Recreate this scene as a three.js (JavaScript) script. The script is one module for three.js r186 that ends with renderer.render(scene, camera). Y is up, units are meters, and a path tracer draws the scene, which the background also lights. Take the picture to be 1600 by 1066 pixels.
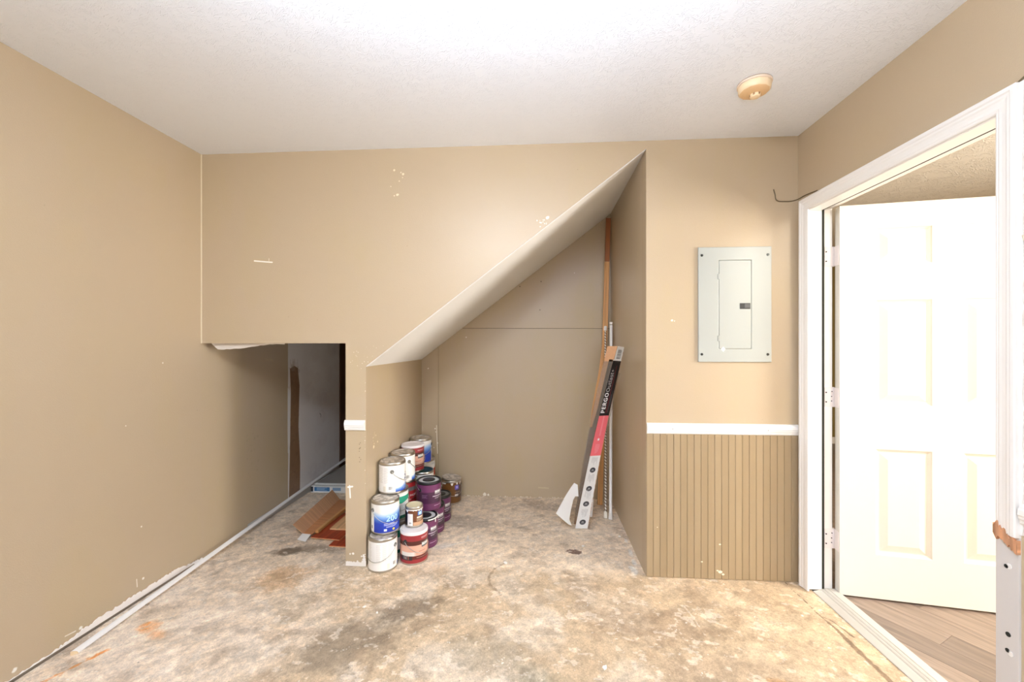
import * as THREE from 'three';
import { mergeGeometries, toCreasedNormals } from 'three/addons/utils/BufferGeometryUtils.js';
import { RectAreaLightUniformsLib } from 'three/addons/lights/RectAreaLightUniformsLib.js';
import { RoundedBoxGeometry } from 'three/addons/geometries/RoundedBoxGeometry.js';

// ------------------------------------------------------------------ camera, light, exposure
const scene = new THREE.Scene();
scene.background = new THREE.Color().setRGB(0.92, 1.0, 1.12);   // overcast sky, seen only through the open garage door behind the camera
scene.backgroundIntensity = 2.6;
const F = 645.16, W = 1600, H = 1066;
const camera = new THREE.PerspectiveCamera(2 * Math.atan(H / 2 / F) * 180 / Math.PI, W / H, 0.02, 40);
camera.position.set(0, 1.302, 0);
camera.rotation.y = 0.0647;
camera.setViewOffset(W, H, 0, -4.6, W, H);
const renderer = new THREE.WebGLRenderer({ antialias: true });
renderer.toneMapping = THREE.LinearToneMapping;
renderer.toneMappingExposure = 1.0;
renderer.shadowMap.enabled = true;
renderer.shadowMap.type = THREE.PCFSoftShadowMap;
const ADDED_LAMP = { at: [-0.42, 2.36, -0.16], power: 6.4, color: new THREE.Color().setRGB(0.93, 1, 1.1) };  // added lamp, stands in for the flash bounced off the ceiling
const FLASH = { at: [-0.02, 1.5, 0.12], aim: [-0.02, 2.44, -0.08], power: 44, cone: 1.15, color: new THREE.Color().setRGB(0.84, 1, 1.25) };
const ADDED_WINDOW = { at: [4.49, 1.4, -0.7], w: 1.6, h: 1.5, radiance: 26, color: new THREE.Color().setRGB(1, 0.97, 0.92) };   // unseen hall window, added to light the sloped soffit
RectAreaLightUniformsLib.init();
const HALL = { at: [2.2, 2.36, -0.1], power: 4.5, color: new THREE.Color().setRGB(1, 0.95, 0.86) };

// ------------------------------------------------------------------ helpers
let seed = 7;
const rnd = () => { seed = (seed * 1664525 + 1013904223) >>> 0; return seed / 4294967296; };
const rr = (a, b) => a + (b - a) * rnd();
const sm = (a, b, x) => { const t = Math.min(1, Math.max(0, (x - a) / (b - a))); return t * t * (3 - 2 * t); };
const PERM = new Float32Array(65536); for (let i = 0; i < 65536; i++) PERM[i] = rnd();
function noise(x, y) {
  const xi = Math.floor(x), yi = Math.floor(y), fx = x - xi, fy = y - yi;
  const u = fx * fx * (3 - 2 * fx), v = fy * fy * (3 - 2 * fy);
  const a = (xi & 255) | ((yi & 255) << 8), b = ((xi + 1) & 255) | ((yi & 255) << 8), c = (xi & 255) | (((yi + 1) & 255) << 8), d = ((xi + 1) & 255) | (((yi + 1) & 255) << 8);
  return (PERM[a] * (1 - u) + PERM[b] * u) * (1 - v) + (PERM[c] * (1 - u) + PERM[d] * u) * v;
}
function fbm(x, y, n = 4) { let s = 0, a = 0.5, t = 0; for (let i = 0; i < n; i++) { s += a * noise(x, y); t += a; a *= 0.55; x = x * 2.03 + 17.3; y = y * 2.03 + 5.1; } return s / t; }
const used = new Map();
function numbered(n) { const k = used.get(n) || 0; used.set(n, k + 1); return k ? `${n}_${String(k).padStart(3, '0')}` : n; }
function mesh(name, geo, mat, parent) {
  const list = Array.isArray(geo) ? geo : [geo];
  const g = list.length > 1 ? mergeGeometries(list.map((q) => { const p = q.index ? q.toNonIndexed() : q; for (const k of Object.keys(p.attributes)) if (!['position', 'normal', 'uv'].includes(k)) p.deleteAttribute(k); return p; })) : list[0];
  const m = new THREE.Mesh(g, mat); m.castShadow = m.receiveShadow = true;
  if (parent) { m.name = name; parent.add(m); } else { m.name = numbered(name); scene.add(m); }
  return m;
}
function thing(name, label, category, at = [0, 0, 0], turn = 0, group) {
  const o = new THREE.Group(); o.name = numbered(name); scene.add(o); o.position.set(...at); o.rotation.y = turn;
  o.userData = { label, category }; if (group) o.userData.group = group; return o;
}
function tag(o, label, category, group) { o.userData = { label, category }; if (group) o.userData.group = group; return o; }
function struct(name, geo, mat) { const m = mesh(name, geo, mat); m.userData.kind = 'structure'; return m; }
function structGroup(name) { const o = new THREE.Group(); o.name = numbered(name); o.userData.kind = 'structure'; scene.add(o); return o; }
const bx = (x0, x1, y0, y1, z0, z1) => new THREE.BoxGeometry(Math.abs(x1 - x0), Math.abs(y1 - y0), Math.abs(z1 - z0)).translate((x0 + x1) / 2, (y0 + y1) / 2, (z0 + z1) / 2);
const rbx = (x0, x1, y0, y1, z0, z1, r = 0.002, s = 1) => new RoundedBoxGeometry(Math.abs(x1 - x0), Math.abs(y1 - y0), Math.abs(z1 - z0), s, r).translate((x0 + x1) / 2, (y0 + y1) / 2, (z0 + z1) / 2);
function uvBy(g, fn) { const p = g.attributes.position, uv = new Float32Array(p.count * 2); for (let i = 0; i < p.count; i++) { const [u, v] = fn(p.getX(i), p.getY(i), p.getZ(i)); uv[2 * i] = u; uv[2 * i + 1] = v; } g.setAttribute('uv', new THREE.BufferAttribute(uv, 2)); return g; }
function lathe(pts, seg = 48) { return new THREE.LatheGeometry(pts.map(([r, y]) => new THREE.Vector2(r, y)), seg); }
function tube(pts, r, seg = 40, rs = 8, closed = false) { return new THREE.TubeGeometry(new THREE.CatmullRomCurve3(pts.map((p) => new THREE.Vector3(...p)), closed), seg, r, rs, closed); }
function extrude(pts, depth, bevel = 0) { const s = new THREE.Shape(pts.map(([x, y]) => new THREE.Vector2(x, y))); return new THREE.ExtrudeGeometry(s, bevel ? { depth: depth - 2 * bevel, bevelEnabled: true, bevelSize: bevel, bevelThickness: bevel, bevelOffset: -bevel, bevelSegments: 1 } : { depth, bevelEnabled: false }); }
// sweep a closed 2-D profile (a across, b out) between two points with given across and out directions; shear moves the ends (mitres)
function sweep(prof, p0, p1, across, out, m0 = 0, m1 = 0) {
  const A = new THREE.Vector3(...across), B = new THREE.Vector3(...out), P0 = new THREE.Vector3(...p0), P1 = new THREE.Vector3(...p1), D = P1.clone().sub(P0).normalize();
  const ring = (P, m) => prof.map(([a, b]) => P.clone().addScaledVector(A, a).addScaledVector(B, b).addScaledVector(D, m * a));
  const r0 = ring(P0, m0), r1 = ring(P1, m1), pos = [], n = prof.length;
  const push = (...v) => v.forEach((q) => pos.push(q.x, q.y, q.z));
  const flip = A.clone().cross(B).dot(D) < 0;
  for (let i = 0; i < n; i++) { const j = (i + 1) % n; if (flip) push(r0[i], r1[j], r0[j], r0[i], r1[i], r1[j]); else push(r0[i], r0[j], r1[j], r0[i], r1[j], r1[i]); }
  const tri = THREE.ShapeUtils.triangulateShape(prof.map(([a, b]) => new THREE.Vector2(a, b)), []);
  for (const [a, b, c] of tri) { if (flip) { push(r0[a], r0[b], r0[c]); push(r1[a], r1[c], r1[b]); } else { push(r0[a], r0[c], r0[b]); push(r1[a], r1[b], r1[c]); } }
  const g = new THREE.BufferGeometry(); g.setAttribute('position', new THREE.Float32BufferAttribute(pos, 3));
  g.setAttribute('uv', new THREE.Float32BufferAttribute(new Float32Array(pos.length / 3 * 2), 2)); g.computeVertexNormals(); return g;
}
// solid from four rails: quad tube with flat ends; rails = [a(s), b(s), c(s), d(s)] returning [x,y,z]; uv on the a-b face is (0..1, s)
function railSolid(rails, n = 24, s0 = 0, s1 = 1) {
  const pos = [], uv = [], pt = (k, i) => rails[k](s0 + (s1 - s0) * i / n);
  const quad = (p, q, r, s, u) => { for (const [v, t] of [[p, u[0]], [q, u[1]], [r, u[2]], [p, u[0]], [r, u[2]], [s, u[3]]]) { pos.push(...v); uv.push(...t); } };
  for (let k = 0; k < 4; k++) for (let i = 0; i < n; i++) { const l = (k + 1) % 4, a = i / n, b = (i + 1) / n; const e = k === 0 ? [0, 1] : [0.003, 0.003]; quad(pt(k, i), pt(l, i), pt(l, i + 1), pt(k, i + 1), [[e[0], a], [e[1], a], [e[1], b], [e[0], b]]); }
  quad(pt(3, 0), pt(2, 0), pt(1, 0), pt(0, 0), [[0, 0], [0, 0], [0, 0], [0, 0]]); quad(pt(0, n), pt(1, n), pt(2, n), pt(3, n), [[0, 0], [0, 0], [0, 0], [0, 0]]);
  const g = new THREE.BufferGeometry(); g.setAttribute('position', new THREE.Float32BufferAttribute(pos, 3)); g.setAttribute('uv', new THREE.Float32BufferAttribute(uv, 2)); g.computeVertexNormals(); return g;
}
const lerp3 = (a, b, s) => [a[0] + (b[0] - a[0]) * s, a[1] + (b[1] - a[1]) * s, a[2] + (b[2] - a[2]) * s];
// textures
function canvas(w, h, draw) { const c = document.createElement('canvas'); c.width = w; c.height = h; draw(c.getContext('2d'), w, h); return c; }
function ctex(c, srgb = true, wrap = false) { const t = new THREE.CanvasTexture(c); if (srgb) t.colorSpace = THREE.SRGBColorSpace; if (wrap) t.wrapS = t.wrapT = THREE.RepeatWrapping; t.magFilter = THREE.LinearFilter; return t; }
function dataTex(w, h, fn, srgb = false, wrap = true) {
  const d = new Uint8Array(w * h * 4); const o = [0, 0, 0];
  for (let y = 0; y < h; y++) for (let x = 0; x < w; x++) { fn(x, y, o); const i = 4 * (y * w + x); d[i] = o[0]; d[i + 1] = o[1]; d[i + 2] = o[2]; d[i + 3] = 255; }
  const t = new THREE.DataTexture(d, w, h); t.magFilter = THREE.LinearFilter; t.minFilter = THREE.LinearFilter; if (wrap) t.wrapS = t.wrapT = THREE.RepeatWrapping; if (srgb) t.colorSpace = THREE.SRGBColorSpace; t.needsUpdate = true; return t;
}
const M = (o) => new THREE.MeshStandardMaterial(o);
const P = (o) => new THREE.MeshPhysicalMaterial(o);

// ------------------------------------------------------------------ materials
const PAINT = '#bba78b';
// stipple left by a paint roller, 0.4 m per repeat
const rollerBump = dataTex(512, 512, (x, y, o) => { const n = 0.6 * noise(x / 2, y / 2) + 0.4 * noise(x / 4 + 9, y / 4); o[0] = o[1] = o[2] = 255 * n; });
// a painted wall, U by V metres from (u0, v0); marks are drawn in metres
function paintMat(u0, v0, U, V, marks, { color = PAINT, rough = 0.38, ppm = 420 } = {}) {
  const w = Math.min(2000, Math.round(U * ppm)), h = Math.min(2000, Math.round(V * ppm));
  const c = canvas(w, h, (g) => {
    g.fillStyle = color; g.fillRect(0, 0, w, h);
    for (let i = 0; i < 260; i++) { g.globalAlpha = 0.012; g.fillStyle = rnd() > 0.5 ? '#cdbd9c' : '#9c8a68'; g.beginPath(); g.ellipse(rr(0, w), rr(0, h), rr(8, 70), rr(20, 160), 0, 0, 7); g.fill(); }
    g.globalAlpha = 1;
    for (let i = 0; i < U * V * 5; i++) { g.globalAlpha = rr(0.1, 0.4); g.fillStyle = rnd() > 0.6 ? '#e9dfca' : '#5f5138'; g.beginPath(); g.arc(rr(0, w), rr(0, h), rr(0.4, 1.1), 0, 7); g.fill(); }
    g.globalAlpha = 1;
    g.setTransform(w / U, 0, 0, -h / V, -u0 * w / U, h + v0 * h / V);
    if (marks) marks(g);
  });
  const bump = rollerBump.clone(); bump.repeat.set(U / 0.4, V / 0.4); bump.needsUpdate = true;
  return P({ map: ctex(c), roughness: rough, bumpMap: bump, bumpScale: 0.00035, ior: 1.5 });
}
function blot(g, x, y, r, col = '#f3efe6', k = 0.5) { g.fillStyle = col; g.beginPath(); for (let i = 0; i <= 10; i++) { const a = i / 10 * 6.283, q = r * (1 - k * noise(x * 91 + i * 1.7, y * 77 + r * 900)); g.lineTo(x + q * Math.cos(a), y + q * Math.sin(a)); } g.fill(); }
function scratch(g, pts, wd, col) { g.strokeStyle = col; g.lineWidth = wd; g.lineCap = 'round'; g.lineJoin = 'round'; g.beginPath(); pts.forEach(([x, y], i) => (i ? g.lineTo(x, y) : g.moveTo(x, y))); g.stroke(); }
// stippled ceiling texture, 1.3 m per repeat
const stippleCanvas = canvas(1024, 1024, (g) => {
  g.fillStyle = '#404040'; g.fillRect(0, 0, 1024, 1024); g.lineCap = 'round';
  for (let i = 0; i < 1500; i++) {
    const cx = rr(0, 1024), cy = rr(0, 1024), a0 = rr(0, 6.28);
    for (let k = 0; k < 9; k++) {
      const a = a0 + rr(-0.5, 0.5), x = cx + rr(-18, 18), y = cy + rr(-18, 18), l = rr(5, 20), v = Math.floor(rr(90, 255));
      g.strokeStyle = `rgba(${v},${v},${v},0.75)`; g.lineWidth = rr(1.2, 3);
      for (const dx of [0, -1024, 1024]) for (const dy of [0, -1024, 1024]) { if (x + dx < -40 || x + dx > 1064 || y + dy < -40 || y + dy > 1064) continue; g.beginPath(); g.moveTo(x + dx, y + dy); g.lineTo(x + dx + l * Math.cos(a), y + dy + l * Math.sin(a)); g.stroke(); }
    }
  }
});
const stipple = ctex(stippleCanvas, false, true);
const ceilingMat = M({ color: '#f0f3f9', roughness: 0.55, bumpMap: stipple, bumpScale: 0.0019 });
const soffitMat = M({ color: '#f5f4f1', roughness: 0.7, bumpMap: stipple, bumpScale: 0.0013 });
const white = P({ color: '#f1eeea', roughness: 0.32 });
const whiteOld = P({ color: '#e9e4dd', roughness: 0.42 });
const dark = M({ color: '#23241f', roughness: 0.85 });
const tin = M({ color: '#b9b4aa', roughness: 0.34, metalness: 1 });
const wire = M({ color: '#b8b8b4', roughness: 0.3, metalness: 1 });
const blackPlastic = P({ color: '#17191a', roughness: 0.4 });
const cardboardTex = dataTex(256, 256, (x, y, o) => { const n = 0.97 + 0.07 * (fbm(x / 40, y / 3, 3) - 0.5) + 0.1 * (noise(x / 2, y / 2) - 0.5); o[0] = Math.min(255, 208 * n); o[1] = 158 * n; o[2] = 116 * n; }, true);
const cardboard = M({ map: cardboardTex, roughness: 0.85 });
function woodTex(r, g, b, k = 1, w = 256, h = 512) { return dataTex(w, h, (x, y, o) => { const wv = fbm(x / 11 + 3 * fbm(x / 90, y / 300, 2), y / 160, 4), f = fbm(x / 2.2, y / 60, 2); const n = 1 + k * (0.45 * (wv - 0.5) + 0.22 * (f - 0.5)); o[0] = Math.min(255, r * n); o[1] = Math.min(255, g * n); o[2] = Math.min(255, b * n); }, true); }
const pineWood = M({ map: woodTex(203, 148, 88, 0.8), roughness: 0.5 });
const redWood = P({ map: woodTex(150, 62, 34, 1), roughness: 0.35 });
const tanBack = M({ map: woodTex(214, 170, 122, 0.5), roughness: 0.7 });

// ------------------------------------------------------------------ the room (back wall at z -2.355, left wall at x -2.023, right wall at x 1.416)
const XL = -2.023, XR = 1.4158, ZB = -2.355, XA = -1.131, XB = -1.008, XC = 0.6, ZA = -3.502, HC = 2.44, HEAD = 1.306, SB = 1.169, ST = 2.393, ZREAR = 2.1;

// floor: concrete slab; the map spans x -2.15..1.45, z -4.45..-0.85 and is mirrored beyond
const FX0 = -2.15, FZ0 = -4.45, FS = 3.6, FN = 2048;
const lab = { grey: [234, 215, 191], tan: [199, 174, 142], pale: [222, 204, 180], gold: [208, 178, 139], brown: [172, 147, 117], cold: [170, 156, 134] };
function stain(x, z, cx, cz, rx, rz, rot, soft = 0.5, wob = 0.35) {
  const dx = x - cx, dz = z - cz, c = Math.cos(rot), s = Math.sin(rot), u = (dx * c + dz * s) / rx, v = (-dx * s + dz * c) / rz;
  if (u * u + v * v > 6) return 0;
  const d = Math.sqrt(u * u + v * v) + wob * 2 * (fbm(x * 14, z * 14, 3) - 0.5) + wob * 1.2 * (fbm(x * 60, z * 60, 2) - 0.5);
  return 1 - sm(1 - soft, 1 + soft * 0.4, d);
}
const crack = [[1.343, -2.36], [1.338, -2.28], [1.345, -2.2], [1.341, -2.1], [1.352, -1.97], [1.349, -1.86], [1.352, -1.69], [1.349, -1.5], [1.352, -1.2], [1.35, -0.85]];
function segDist(x, z, pts) { let b = 9; for (let i = 0; i + 1 < pts.length; i++) { const [x0, z0] = pts[i], [x1, z1] = pts[i + 1], ux = x1 - x0, uz = z1 - z0, t = Math.min(1, Math.max(0, ((x - x0) * ux + (z - z0) * uz) / (ux * ux + uz * uz))); b = Math.min(b, Math.hypot(x - x0 - t * ux, z - z0 - t * uz)); } return b; }
const floorH = new Uint8Array(FN * FN);
const floorMap = dataTex(FN, FN, (i, j, o) => {
  const x = FX0 + FS * i / FN, z = FZ0 + FS * j / FN;
  const c = [0, 0, 0];
  const mix = (a, t) => { t = Math.min(1, Math.max(0, t)); c[0] += (a[0] - c[0]) * t; c[1] += (a[1] - c[1]) * t; c[2] += (a[2] - c[2]) * t; };
  const wx = x + 0.16 * (fbm(x * 2.2, z * 2.2, 3) - 0.5), wz = z + 0.16 * (fbm(x * 2.2 + 31, z * 2.2 + 7, 3) - 0.5);
  const big = fbm(wx * 1.7 + 3, wz * 1.7 + 8, 4), mid = fbm(wx * 6.5, wz * 6.5, 4), fine = fbm(x * 34, z * 34, 3), grit = noise(x * 330, z * 330);
  const sw = fbm((wx * 0.78 - wz * 0.62) * 12 + 2 * big, (wx * 0.62 + wz * 0.78) * 30, 4);
  c[0] = lab.tan[0]; c[1] = lab.tan[1]; c[2] = lab.tan[2];
  mix(lab.pale, 0.85 * sm(0.4, 0.7, mid));
  mix(lab.brown, 0.42 * sm(0.5, 0.78, fbm(wx * 4.1 + 50, wz * 4.1, 4)));
  mix(lab.cold, 0.35 * sm(0.52, 0.78, big));
  const warm = sm(0.0, 1.1, x + 0.25 * (big - 0.5)) * (1 - sm(-2.45, -2.34, -z - 4.8 + 2.4) * 0);
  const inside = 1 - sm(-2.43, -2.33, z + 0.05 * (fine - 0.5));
  mix(lab.gold, 0.5 * warm * (1 - inside) * sm(0.3, 0.65, mid + 0.25 * (big - 0.5)));
  mix(lab.grey, 0.75 * inside);  // alcove floor paled in colour to make up for the deep shade there
  mix([242, 224, 203], (0.55 + 0.4 * sm(0.35, 0.65, mid) + 0.25 * sm(0.4, 0.62, sw)) * sm(-0.75, -1.6, x) * (1 - inside));
  const st = (a, k, col) => a > 0 && mix(col, a * k);
  st(stain(x, z, -0.63, -1.99, 0.17, 0.085, -0.55), 0.62, [112, 94, 74]);
  st(stain(x, z, -0.82, -1.76, 0.26, 0.16, -0.5), 0.55, [124, 110, 93]);
  st(stain(x, z, -1.56, -2.5, 0.11, 0.05, -0.2), 0.75, [96, 80, 62]);
  st(stain(x, z, -1.4, -2.55, 0.2, 0.06, 0), 0.4, [110, 93, 74]);
  st(stain(x, z, -1.42, -2.22, 0.17, 0.14, -0.6), 0.5, [176, 132, 84]);
  st(stain(x, z, 0.225, -2.609, 0.052, 0.032, 0.2, 0.25, 0.5), 0.85, [96, 70, 56]);
  st(stain(x, z, -0.12, -2.22, 0.1, 0.07, 0.3), 0.28, [122, 104, 84]);
  st(stain(x, z, 0.5, -1.95, 0.32, 0.14, 0.1), 0.42, [140, 116, 92]);
  st(stain(x, z, -0.2, -1.72, 0.22, 0.12, 0.2), 0.4, [138, 124, 102]);
  st(stain(x, z, 0.0, -1.58, 0.14, 0.1, 0.6), 0.4, [128, 120, 98]);
  st(stain(x, z, 0.75, -1.65, 0.3, 0.16, 0), 0.3, [150, 126, 104]);
  st(stain(x, z, 0.92, -1.62, 0.08, 0.05, 0.3), 0.5, [176, 124, 70]);
  st(stain(x, z, -0.55, -3.0, 0.26, 0.12, 0.3), 0.35, [126, 112, 98]);
  st(stain(x, z, 0.1, -3.3, 0.35, 0.08, 0.1), 0.3, [128, 112, 98]);
  st(stain(x, z, -0.62, -2.62, 0.12, 0.04, -0.4), 0.5, [206, 198, 188]);
  // overspray of orange marking paint
  const orn = 0.5 + 0.5 * sm(0.35, 0.6, fbm(x * 60, z * 20, 3));
  st(stain(x, z, -1.79, -1.79, 0.05, 0.045, 0.5, 0.6), 0.75 * orn, [226, 140, 66]);
  st(stain(x, z, -1.71, -1.75, 0.07, 0.03, 0.2, 0.8), 0.5 * orn, [222, 148, 84]);
  const dl = segDist(x, z, [[-1.94, -1.4], [-1.9, -1.48], [-1.865, -1.565], [-1.83, -1.64]]);
  st(1 - sm(0.004, 0.016, dl + 0.03 * (fbm(x * 70, z * 40, 3) - 0.4)), 0.75, [232, 138, 58]);
  // splashed white paint
  const spl = segDist(x, z, [[-0.62, -2.615], [-0.5, -2.68], [-0.45, -2.73]]), spl2 = segDist(x, z, [[-0.48, -2.78], [-0.47, -2.71], [-0.41, -2.7]]);
  st(1 - sm(0.002, 0.009, Math.min(spl, spl2) + 0.006 * (fine - 0.4)), 0.7, [226, 220, 212]);
  for (const [px, pz, pr] of [[0.575, -2.78, 0.02], [0.572, -2.62, 0.03], [0.565, -2.5, 0.028], [0.54, -2.41, 0.04]]) st(stain(x, z, px, pz, pr * 0.6, pr * 2, 0, 0.4, 0.5), 0.8, [232, 228, 220]);
  // old scuffs and a curved scrape
  st(1 - sm(0.001, 0.012, segDist(x, z, [[-0.2, -2.45], [-0.255, -2.38], [-0.28, -2.3], [-0.265, -2.22], [-0.2, -2.14]]) + 0.014 * (fbm(x * 50, z * 50, 3) - 0.45)), 0.5, [132, 108, 82]);
  st(1 - sm(0.001, 0.006, segDist(x, z, [[0.72, -2.1], [0.735, -2.0], [0.74, -1.9]]) + 0.012 * (fbm(x * 70, z * 70, 2) - 0.4)), 0.5, [236, 226, 212]);
  mix([136, 112, 88], 0.3 * sm(0.55, 0.76, fbm(wx * 9 + 77, wz * 13 + 4, 4)));
  mix([236, 222, 204], 0.55 * sm(0.62, 0.72, fbm(x * 21 + 12, z * 27, 4)));
  const sp = noise(x * 41, z * 41) * noise(x * 160 + 3, z * 160);
  mix([238, 232, 222], 0.8 * sm(0.72, 0.8, sp));
  mix([92, 80, 66], 0.55 * sm(0.76, 0.86, noise(x * 52 + 9, z * 52) * noise(x * 190, z * 190 + 5)));
  const sh = 1 + 0.14 * (sw - 0.5) + 0.24 * (fine - 0.5) + 0.16 * (grit - 0.5) + 0.14 * (fbm(x * 110, z * 110, 2) - 0.5);
  // crack in front of the door
  let h = 0.55 + 0.5 * (fine - 0.5) + 0.35 * (grit - 0.5);
  const wd = 0.002 + 0.012 * sm(-2.1, -1.9, z) * (0.5 + 0.7 * noise(z * 30, 3));
  let dc = segDist(x, z, crack) + 0.012 * (fbm(x * 70, z * 70, 3) - 0.5);
  dc = Math.min(dc, segDist(x, z, [[1.352, -2.06], [1.375, -2.03], [1.393, -1.93]]) * 1.6 + 0.006 * (fbm(x * 70, z * 70, 2) - 0.5));
  const cr = 1 - sm(wd * 0.5, wd, dc); mix([106, 84, 62], 0.75 * cr * (0.55 + 0.7 * grit)); h -= 0.5 * cr;
  o[0] = Math.min(255, c[0] * sh); o[1] = Math.min(255, c[1] * sh); o[2] = Math.min(255, c[2] * sh);
  floorH[j * FN + i] = Math.max(0, Math.min(255, 255 * h));
}, true, false);
floorMap.wrapS = floorMap.wrapT = THREE.MirroredRepeatWrapping;
const floorBump = dataTex(1024, 1024, (i, j, o) => { o[0] = o[1] = o[2] = floorH[2 * j * FN + 2 * i]; }, false, false);
floorBump.wrapS = floorBump.wrapT = THREE.MirroredRepeatWrapping;
const concrete = P({ map: floorMap, bumpMap: floorBump, bumpScale: 0.003, roughness: 0.72 });
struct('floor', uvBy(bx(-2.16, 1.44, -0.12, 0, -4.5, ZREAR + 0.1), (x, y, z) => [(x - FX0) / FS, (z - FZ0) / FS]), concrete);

struct('ceiling', uvBy(bx(-2.16, 1.545, HC, HC + 0.1, ZB - 0.1, ZREAR + 0.1), (x, y, z) => [x / 0.8, z / 0.8]), ceilingMat);

// back wall with the cubby opening and the triangular alcove opening cut through
const backMat = paintMat(XL, 0, 3.6, 2.44, (g) => {
  scratch(g, [[-1.69, 1.797], [-1.62, 1.79], [-1.58, 1.787]], 0.008, '#f4f0e8'); scratch(g, [[-1.6, 1.795], [-1.6, 1.81]], 0.003, '#efe8da');
  for (const [x, y, r] of [[-0.84, 2.314, 0.008], [-0.787, 2.29, 0.009], [-0.8, 2.3, 0.005], [-0.81, 2.25, 0.005], [-0.82, 2.17, 0.01], [-0.84, 2.165, 0.005], [-0.79, 2.27, 0.004], [-0.86, 2.22, 0.004]]) blot(g, x, y, r, '#e9dcc0');
  blot(g, 0.05, 2.02, 0.012); for (let i = 0; i < 12; i++) blot(g, -0.01 + 0.06 * rnd(), 1.965 + 0.05 * rnd(), rr(0.002, 0.006), '#efe9dc');
  blot(g, 0.741, 1.433, 0.008); blot(g, 0.755, 1.43, 0.004);
  scratch(g, [[-1.116, 0.462], [-1.09, 0.466]], 0.01, '#fbf9f4'); scratch(g, [[-1.107, 0.47], [-1.103, 0.4]], 0.008, '#fbf9f4');
  for (const [x, y, r] of [[-1.104, 0.07, 0.007], [-1.086, 0.072, 0.01], [-1.023, 0.066, 0.008], [-1.06, 0.03, 0.006]]) blot(g, x, y, r, '#faf6ee');
  for (let i = 0; i < 26; i++) blot(g, -1.012 - 0.03 * rnd() * rnd(), 0.01 + 0.06 * rnd(), rr(0.003, 0.012), '#f6f0ea');
  g.fillStyle = '#f5eee6'; g.beginPath(); g.moveTo(-1.131, 0); for (let i = 0; i <= 20; i++) g.lineTo(-1.131 + 0.123 * i / 20, 0.022 + 0.008 * rnd()); g.lineTo(-1.008, 0); g.fill();
  for (let i = 0; i < 9; i++) blot(g, -1.043 + 0.02 * (rnd() - 0.5), 0.76 - 0.17 * rnd(), 0.003, '#5a4c34');
  for (let i = 0; i < 12; i++) blot(g, XB - 0.004 - 0.005 * rnd(), rr(0.1, 1.15), rr(0.002, 0.004), '#efe6d4');
  for (let i = 0; i < 30; i++) blot(g, rr(-1.13, -0.9), rr(1.15, 1.3), rr(0.001, 0.003), '#efe6d4');
}, { ppm: 480 });
struct('wall_back', uvBy(extrude([[XL - 0.12, HC], [XR + 0.1, HC], [XR + 0.1, 0], [XC, 0], [XC, ST + 0.0035], [XB, SB + 0.0035], [XB, 0], [XA, 0], [XA, HEAD], [XL - 0.12, HEAD]], 0.1).translate(0, 0, ZB - 0.1), (x, y, z) => [(x - XL - (z - ZB) * 0.9) / 3.6, y / 2.44]), backMat);

// alcove under the stairs
struct('ceiling_alcove', uvBy(extrude([[XB + 0.001, SB], [XC - 0.0005, ST - 0.001], [XC - 0.0005, ST + 0.002], [XB + 0.001, SB + 0.003]], 1.147 + 0.15 - 0.001).translate(0, 0, ZA - 0.15), (x, y, z) => [Math.hypot(x, y) / 0.8, z / 0.8]), soffitMat);
const alcoveLeft = paintMat(-4.4, 0, 2.1, 1.3, (g) => {
  for (const [z, y, r] of [[-2.528, 0.69, 0.008], [-2.458, 0.73, 0.006], [-2.468, 0.672, 0.013], [-2.475, 0.69, 0.006], [-2.5, 0.735, 0.006], [-2.46, 0.71, 0.004]]) blot(g, z, y, r, '#efe2c4');
  scratch(g, [[-2.48, 0.76], [-2.478, 0.73]], 0.004, '#d9c9a6');
});
struct('wall_alcove_left', uvBy(bx(XA, XB, 0, SB + 0.03, ZB - 0.1, -4.4), (x, y, z) => [(z + 4.4) / 2.1, y / 1.3]), alcoveLeft);
const alcoveRight = paintMat(-3.6, 0, 1.3, 2.45, (g) => {
  for (const [z, y, l] of [[-2.55, 1.86, 0.02], [-2.523, 1.775, 0.012], [-2.57, 1.82, 0.008], [-3.02, 1.75, 0.07], [-2.62, 0.53, 0.04], [-2.5, 0.415, 0.02], [-2.8, 1.2, 0.02]]) scratch(g, [[z, y - l], [z + 0.004, y]], 0.004, '#dccfae');
  for (let i = 0; i < 40; i++) blot(g, -2.46 + 0.04 * rnd(), rr(0, 0.9), rr(0.002, 0.005), '#d7c8aa');
  g.globalAlpha = 0.25; for (let i = 0; i < 30; i++) scratch(g, [[rr(-3.4, -2.5), rr(0.3, 1.3)], [rr(-3.4, -2.5), rr(0.3, 1.3)]].map((q, k, a) => (k ? [a[0][0] + rr(-0.05, 0.05), a[0][1] + rr(-0.1, 0.1)] : q)), 0.004, '#bfae8a'); g.globalAlpha = 1;
}, { rough: 0.28 });
struct('wall_alcove_right', uvBy(bx(XC, XC + 0.1, 0, ST + 0.03, ZB - 0.1, ZA - 0.1), (x, y, z) => [(z + 3.6) / 1.3, y / 2.45]), alcoveRight);
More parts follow.
